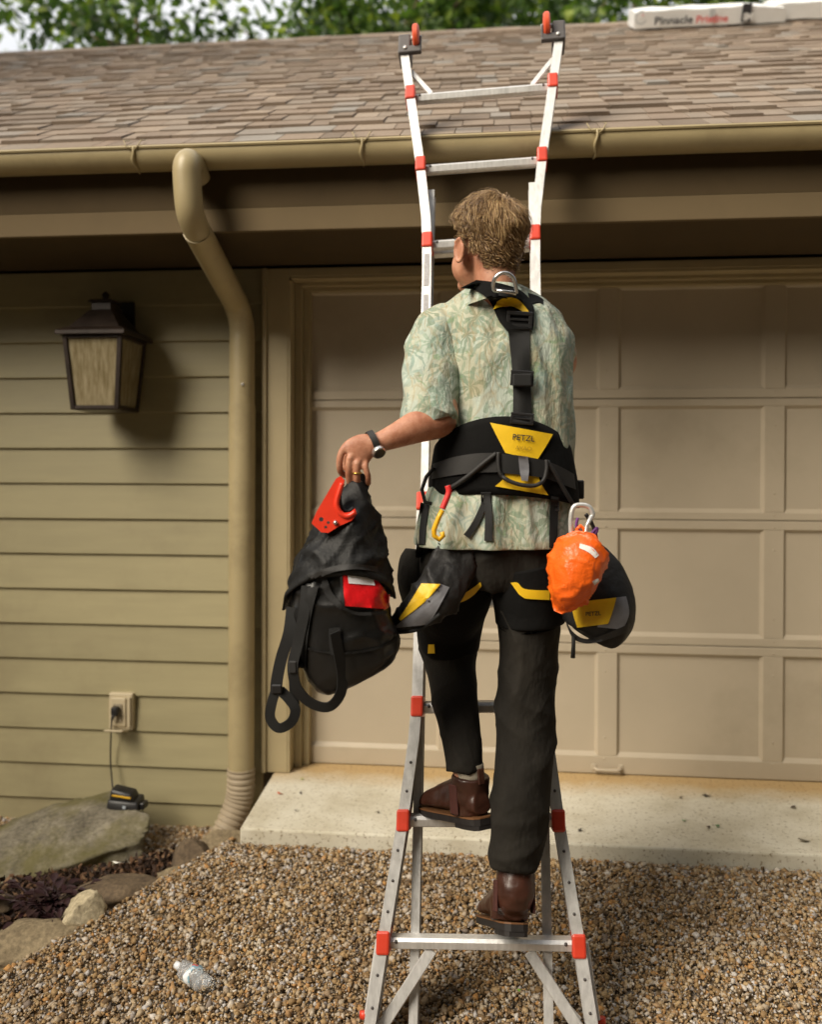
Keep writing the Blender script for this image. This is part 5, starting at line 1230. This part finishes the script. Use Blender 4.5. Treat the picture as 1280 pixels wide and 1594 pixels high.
# orange stuff sack
OB = thing('orange_sack', PD(890, 945, 2.08), 'small bright orange stuff sack clipped to the right of the harness', 'sack')
m_or = M('orange_nylon', (.86, .13, .008), .42, .10, 14, bumpk=.9, bscale=38, bdist=.006)
ob = loft([(906, 832, 2.10, 14, .02), (906, 842, 2.09, 30, .04), (903, 862, 2.08, 40, .058), (898, 885, 2.075, 42, .064), (890, 910, 2.075, 36, .058), (880, 930, 2.08, 25, .042), (873, 944, 2.085, 11, .02), (871, 950, 2.09, 4, .008)], 56, 10, lambda p, a, u: rid(Vector((p.x * 11 + p.z * 7, p.y * 11, p.z * 8 - p.x * 6)), 6) * .013 + rid(p * 19 + Vector((5, 0, 0)), 6) * .006 - .006)
obj('sack_body', *ob, m_or, OB, True); BO = bvh(ob)
m_wht = M('white_print', (.80, .76, .72), .5)
ribbon('white_mark', [(903, 846), (922, 852), (933, 864)], [(902, 853), (917, 860), (927, 869)], .0008, m_wht, OB, 10, 3, off=.0012, bv=BO)
ribbon('white_mark', [(922, 905), (931, 900)], [(926, 911), (934, 905)], .0008, m_wht, OB, 4, 3, off=.0012, bv=BO)
obj('sack_loop', *sweep([PD(x, y, 2.10) for x, y in ((900, 834), (898, 824), (904, 818), (910, 824), (910, 836))], .0045, 7), m_or, OB, True)
# carabiners
def carabiner(name, pts, d, r, mat, label, gate=None, gmat=None):
    T = thing(name, PD(*pts[0], d), label, 'carabiner', 'carabiners on the harness')
    obj('frame', *sweep(sm([PD(x, y, d) for x, y in pts], 5), r, 8), mat, T, True)
    if gate: obj('gate', *sweep([PD(x, y, d - .002) for x, y in gate], r * .85, 8), gmat or mat, T, True)
    return T
m_sil = M('silver_alloy', (.72, .71, .69), .3, .08, 20, metal=.55)
carabiner('carabiner', [(896, 838), (890, 832), (889, 808), (893, 790), (904, 786), (917, 789), (923, 800), (920, 808)], 2.10, .0062, m_sil, 'silver carabiner holding the orange sack', [(921, 803), (914, 818), (912, 832), (904, 839), (896, 838)])
carabiner('carabiner', [(697, 756), (699, 766), (694, 780), (689, 792)], 2.12, .0075, M('red_alloy', (.72, .04, .04), .35, .1, 20), 'red and yellow carabiner hanging on the left of the belt', [(689, 794), (683, 806), (676, 824), (676, 834), (684, 840), (690, 834), (688, 828)], M('yellow_alloy', (.78, .42, .012), .35, .1, 20))
obj_ = carabiner('carabiner', [(912, 800), (920, 812), (926, 826), (928, 842), (918, 846), (912, 836)], 2.14, .005, m_black, 'black carabiner behind the silver one', None)
tag(obj('cord_loop', *sweep(sm([PD(x, y, 2.13) for x, y in ((900, 806), (898, 820), (908, 832), (918, 838), (928, 830), (930, 822), (922, 830), (914, 842))], 4), .004, 7), M('purple_cord', (.20, .06, .26), .7, .2, 60), None, True), 'purple cord loop beside the silver carabiner', 'cord')

# ------------------------------------------------------------------ rope bag carried in the left hand
BG = thing('rope_bag', PD(545, 1058, 2.12), 'black rope bag with red label window carried in the left hand', 'bag')
m_tarp = M('black_tarpaulin', (.0085, .008, .0075), .32, .3, 9, bumpk=.35, bscale=9, bdist=.012)
m_nyl = M('black_nylon', (.0052, .005, .0048), .6, .3, 14, bumpk=.6, bscale=26, bdist=.008, spec=.35)
def crease(p, k): return (rid(Vector((p.x * 8 + p.z * 8, p.y * 8, p.z * 5 - p.x * 6)), 5) * 2.0 + rid(Vector((p.x * 17 - p.z * 9, p.y * 16, p.z * 12)), 6) - .9) * k
bag = loft([(540, 800, 2.115, 34, .035), (537, 840, 2.112, 52, .055), (533, 880, 2.11, 66, .078), (532, 920, 2.11, 73, .090), (534, 960, 2.11, 76, .094), (541, 1000, 2.112, 79, .095), (551, 1032, 2.116, 75, .092), (559, 1050, 2.12, 60, .07), (562, 1056, 2.12, 30, .04)], 84, 10, lambda p, a, u: crease(p, .007 * (1.1 - u)) + noise.noise(p * 30) * .0008, True, 2.4)
obj('bag_body', *bag, m_tarp, BG, True); BB = bvh(bag)
# lid: a soft cape hanging over the body, arched in front, its corners lower at the sides
SIL = [(748, 541, 560), (756, 537, 570), (770, 524, 575), (790, 508, 582), (820, 491, 590), (860, 474, 600), (895, 459, 607), (925, 447, 612), (960, 441, 613)]
def sil(y):
    for (a, l0, r0_), (b_, l1, r1) in zip(SIL, SIL[1:]):
        if y <= b_: k_ = (y - a) / (b_ - a); return l0 + (l1 - l0) * k_, r0_ + (r1 - r0_) * k_
    return SIL[-1][1:]
vs_, fs = [], []; nth, nv = 96, 30
for lay in (1, 0):
    for j_ in range(nv + 1):
        for i_ in range(nth):
            a = 2 * math.pi * i_ / nth; ca, sn_ = math.cos(a), math.sin(a); front = max(0, -sn_) ** .8
            yb = (950 if ca < 0 else 932) - front * (60 if ca < 0 else 44); y = 748 + (yb - 748) * (j_ / nv); l_, r_ = sil(y); k_ = j_ / nv
            dp_ = .012 + .088 * min(1, k_ * 1.15) ** .8; c = PD((l_ + r_) / 2, y, 2.112); hw_ = (r_ - l_) / 2 * 2.112 / F
            cc_, ss_ = math.copysign(abs(ca) ** .9, ca), math.copysign(abs(sn_) ** .9, sn_)
            p = c + rt * (cc_ * hw_) + fw * (ss_ * dp_); o_ = (rt * ca + fw * sn_).normalized()
            ds_ = crease(p, .010 * math.sin(math.pi * min(1, k_ * 1.05)) ** .5) + noise.noise(p * 26) * .0025 + (.006 if k_ > .93 else 0)
            vs_.append(p + o_ * (ds_ - (0 if lay else .006)))
R_ = (nv + 1) * nth
for j_ in range(nv):
    for i_ in range(nth):
        i2 = (i_ + 1) % nth; a, b_, c_, d_ = j_ * nth + i_, j_ * nth + i2, (j_ + 1) * nth + i2, (j_ + 1) * nth + i_
        fs.append((a, d_, c_, b_)); fs.append((R_ + a, R_ + b_, R_ + c_, R_ + d_))
for i_ in range(nth):
    i2 = (i_ + 1) % nth; k_ = nv * nth; fs.append((k_ + i2, k_ + i_, R_ + k_ + i_, R_ + k_ + i2))
fs.append(tuple(range(nth)))
lid_vf = (vs_, fs); obj('lid', *lid_vf, m_nyl, BG, True)
BLid = bvh(lid_vf)
ribbon('lid_rim', [(470, 912), (490, 893), (520, 881), (555, 878), (588, 882)], [(474, 922), (494, 902), (522, 890), (556, 886), (588, 890)], .003, m_webg, BG, 22, 3, off=.003, bv=BLid)
ribbon('body_strap', [(480, 915), (468, 960), (462, 1010), (462, 1040)], [(496, 912), (484, 960), (477, 1010), (476, 1040)], .004, m_web, BG, 16, 3, off=.004, bv=BB)
ribbon('body_strap', [(500, 895), (506, 925), (530, 950)], [(508, 893), (516, 920), (536, 944)], .004, m_web, BG, 12, 3, off=.004, bv=BB)
m_rlab = M('red_vinyl', (.70, .012, .016), .28, .12, 14, bumpk=.4, bscale=20, bdist=.004)
rl_, rlv = ribbon('label_window', [(531, 893), (533, 920), (535, 943)], [(582, 897), (603, 925), (600, 948)], .003, m_rlab, BG, 12, 12, off=.010, bv=BB)
ribbon('label_window', [(607, 925), (606, 945)], [(596, 928), (598, 950)], .003, M('pale_red', (.62, .16, .12), .4), BG, 5, 3, off=.008, bv=BB)
ribbon('label_card', [(541, 894), (543, 908)], [(580, 897), (584, 911)], .001, M('label_card', (.70, .69, .72), .5), BG, 5, 5, off=.0012, bv=bvh(rlv))
for A, B in (([(529, 890), (531, 922), (534, 950)], [(533, 890), (535, 922), (538, 950)]), ([(534, 944), (560, 953), (602, 950)], [(534, 949), (560, 958), (604, 955)])):
    ribbon('label_piping', A, B, .003, m_web, BG, 10, 2, off=.011, bv=BB)
ribbon('base_seam', [(462, 1002), (500, 1012), (545, 1014), (590, 1006), (620, 992)], [(462, 1006), (500, 1016), (545, 1018), (590, 1010), (620, 996)], .002, m_nyl, BG, 18, 2, off=.002, bv=BB)
ribbon('haul_strap', [(512, 978), (512, 1000), (515, 1020)], [(530, 976), (530, 1000), (532, 1020)], .003, m_web, BG, 8, 3, off=.006, bv=BB)
def web(name, pts, w_, mat, parent, th=.003, ns=8, twist=0.0):
    """free hanging webbing through world points; its width lies towards the camera's right"""
    S = sm(pts, ns); vs_, fs = [], []; n = len(S)
    for i, p in enumerate(S):
        t_ = (S[min(i + 1, n - 1)] - S[max(i - 1, 0)]).normalized(); sd_ = t_.cross(fw); sd_ = sd_.normalized() if sd_.length > .05 else rt
        sd_ = (sd_ * math.cos(twist * i / n) + t_.cross(sd_) * math.sin(twist * i / n)).normalized(); nn = t_.cross(sd_)
        vs_ += [p - sd_ * w_ / 2 - nn * th / 2, p + sd_ * w_ / 2 - nn * th / 2, p + sd_ * w_ / 2 + nn * th / 2, p - sd_ * w_ / 2 + nn * th / 2]
    for i in range(n - 1):
        for q in range(4): fs.append((i * 4 + q, i * 4 + (q + 1) % 4, (i + 1) * 4 + (q + 1) % 4, (i + 1) * 4 + q))
    fs += [(0, 1, 2, 3), (n * 4 - 1, n * 4 - 2, n * 4 - 3, n * 4 - 4)]
    return obj(name, vs_, fs, mat, parent, True, 40)
q = lambda L_: [PD(*c) for c in L_]
web('shoulder_strap', q([(478, 912, 2.03), (474, 950, 2.02), (464, 1000, 2.02), (456, 1036, 2.02), (462, 1070, 2.03), (484, 1094, 2.04), (512, 1100, 2.04), (530, 1080, 2.03), (533, 1050, 2.02), (526, 1010, 2.0), (521, 984, 1.99)]), .026, m_web, BG, .004, 8, .6)
web('shoulder_strap', q([(455, 945, 2.06), (450, 985, 2.05), (438, 1025, 2.05), (431, 1060, 2.05), (430, 1080, 2.05)]), .028, m_web, BG, .006)
web('strap_tail', q([(431, 1070, 2.05), (423, 1095, 2.05), (421, 1118, 2.055), (434, 1133, 2.055), (453, 1124, 2.05), (460, 1105, 2.05), (450, 1088, 2.05), (436, 1074, 2.05)]), .024, m_web, BG, .004, 8, .4)
web('strap_tail', q([(455, 1030, 2.04), (457, 1060, 2.05), (459, 1096, 2.06)]), .022, m_web, BG)
obox('strap_buckle', PD(431, 1072, 2.045), rt, fw, up, .026, .012, .022, m_black, BG, .003); obox('strap_buckle', PD(456, 1038, 2.02), rt, fw, up, .02, .012, .03, m_webg, BG, .003)
web('grab_loop', q([(556, 772, 2.10), (566, 765, 2.105), (570, 750, 2.125), (562, 742, 2.13), (552, 744, 2.128), (548, 756, 2.12), (550, 772, 2.11)]), .018, m_webg, BG, .004)
# red rope clamp lying on the bag, held by the fingers
AC = thing('rope_clamp', PD(520, 800, 2.06), 'red alloy rope clamp with holes hanging from the left hand against the bag', 'rope clamp')
m_racl = M('red_anodised', (.76, .045, .018), .34, .08, 18, bumpk=.08, bscale=40)
outer = [(524, 745), (531, 741), (537, 748), (533, 765), (527, 778), (528, 790), (536, 798), (546, 797), (553, 791), (556, 800), (548, 810), (530, 818), (512, 829), (501, 828), (486, 814), (494, 796), (508, 772)]
def plate(name, out, d, th, mat, par, holes=()):
    bm = bmesh.new(); o2 = [PD(x, y, d) for x, y in out]; ev = [bm.verts.new(p) for p in o2]; ed = [bm.edges.new((ev[i], ev[(i + 1) % len(ev)])) for i in range(len(ev))]
    for hx_, hy_, hr_ in holes:
        hv_ = [bm.verts.new(PD(hx_ + math.cos(a) * hr_, hy_ + math.sin(a) * hr_, d)) for a in np.linspace(0, 2 * math.pi, 11)[:-1]]
        ed += [bm.edges.new((hv_[i], hv_[(i + 1) % 10])) for i in range(10)]
    bmesh.ops.triangle_fill(bm, edges=ed, use_beauty=True, use_dissolve=False)
    r_ = bmesh.ops.extrude_face_region(bm, geom=bm.faces[:]); bmesh.ops.translate(bm, verts=[g for g in r_['geom'] if isinstance(g, bmesh.types.BMVert)], vec=fw * -th)
    bmesh.ops.recalc_face_normals(bm, faces=bm.faces); bm.verts.index_update()
    vs_ = [v.co.copy() for v in bm.verts]; fs = [tuple(v.index for v in f.verts) for f in bm.faces]; bm.free()
    return obj(name, vs_, fs, mat, par)
plate('frame', outer, 2.045, .014, m_racl, AC, ((501, 808, 3.6), (512, 813, 2.4), (508, 820, 2.4)))
obj('grip_rim', *sweep(sm([PD(x, y, 2.032) for x, y in ((533, 752), (527, 770), (524, 785), (530, 799), (541, 804), (553, 797))], 4), .0065, 8), m_racl, AC, True)
obj('cam_lever', *sweep([PD(521, 812, 2.03), PD(524, 816, 2.027)], [.006, .005], 8), m_steel, AC, True)
obj('grip_lining', *sweep(sm([PD(x, y, 2.06) for x, y in ((532, 756), (528, 772), (531, 790), (541, 797), (551, 791))], 4), .006, 8), m_black, AC, True)
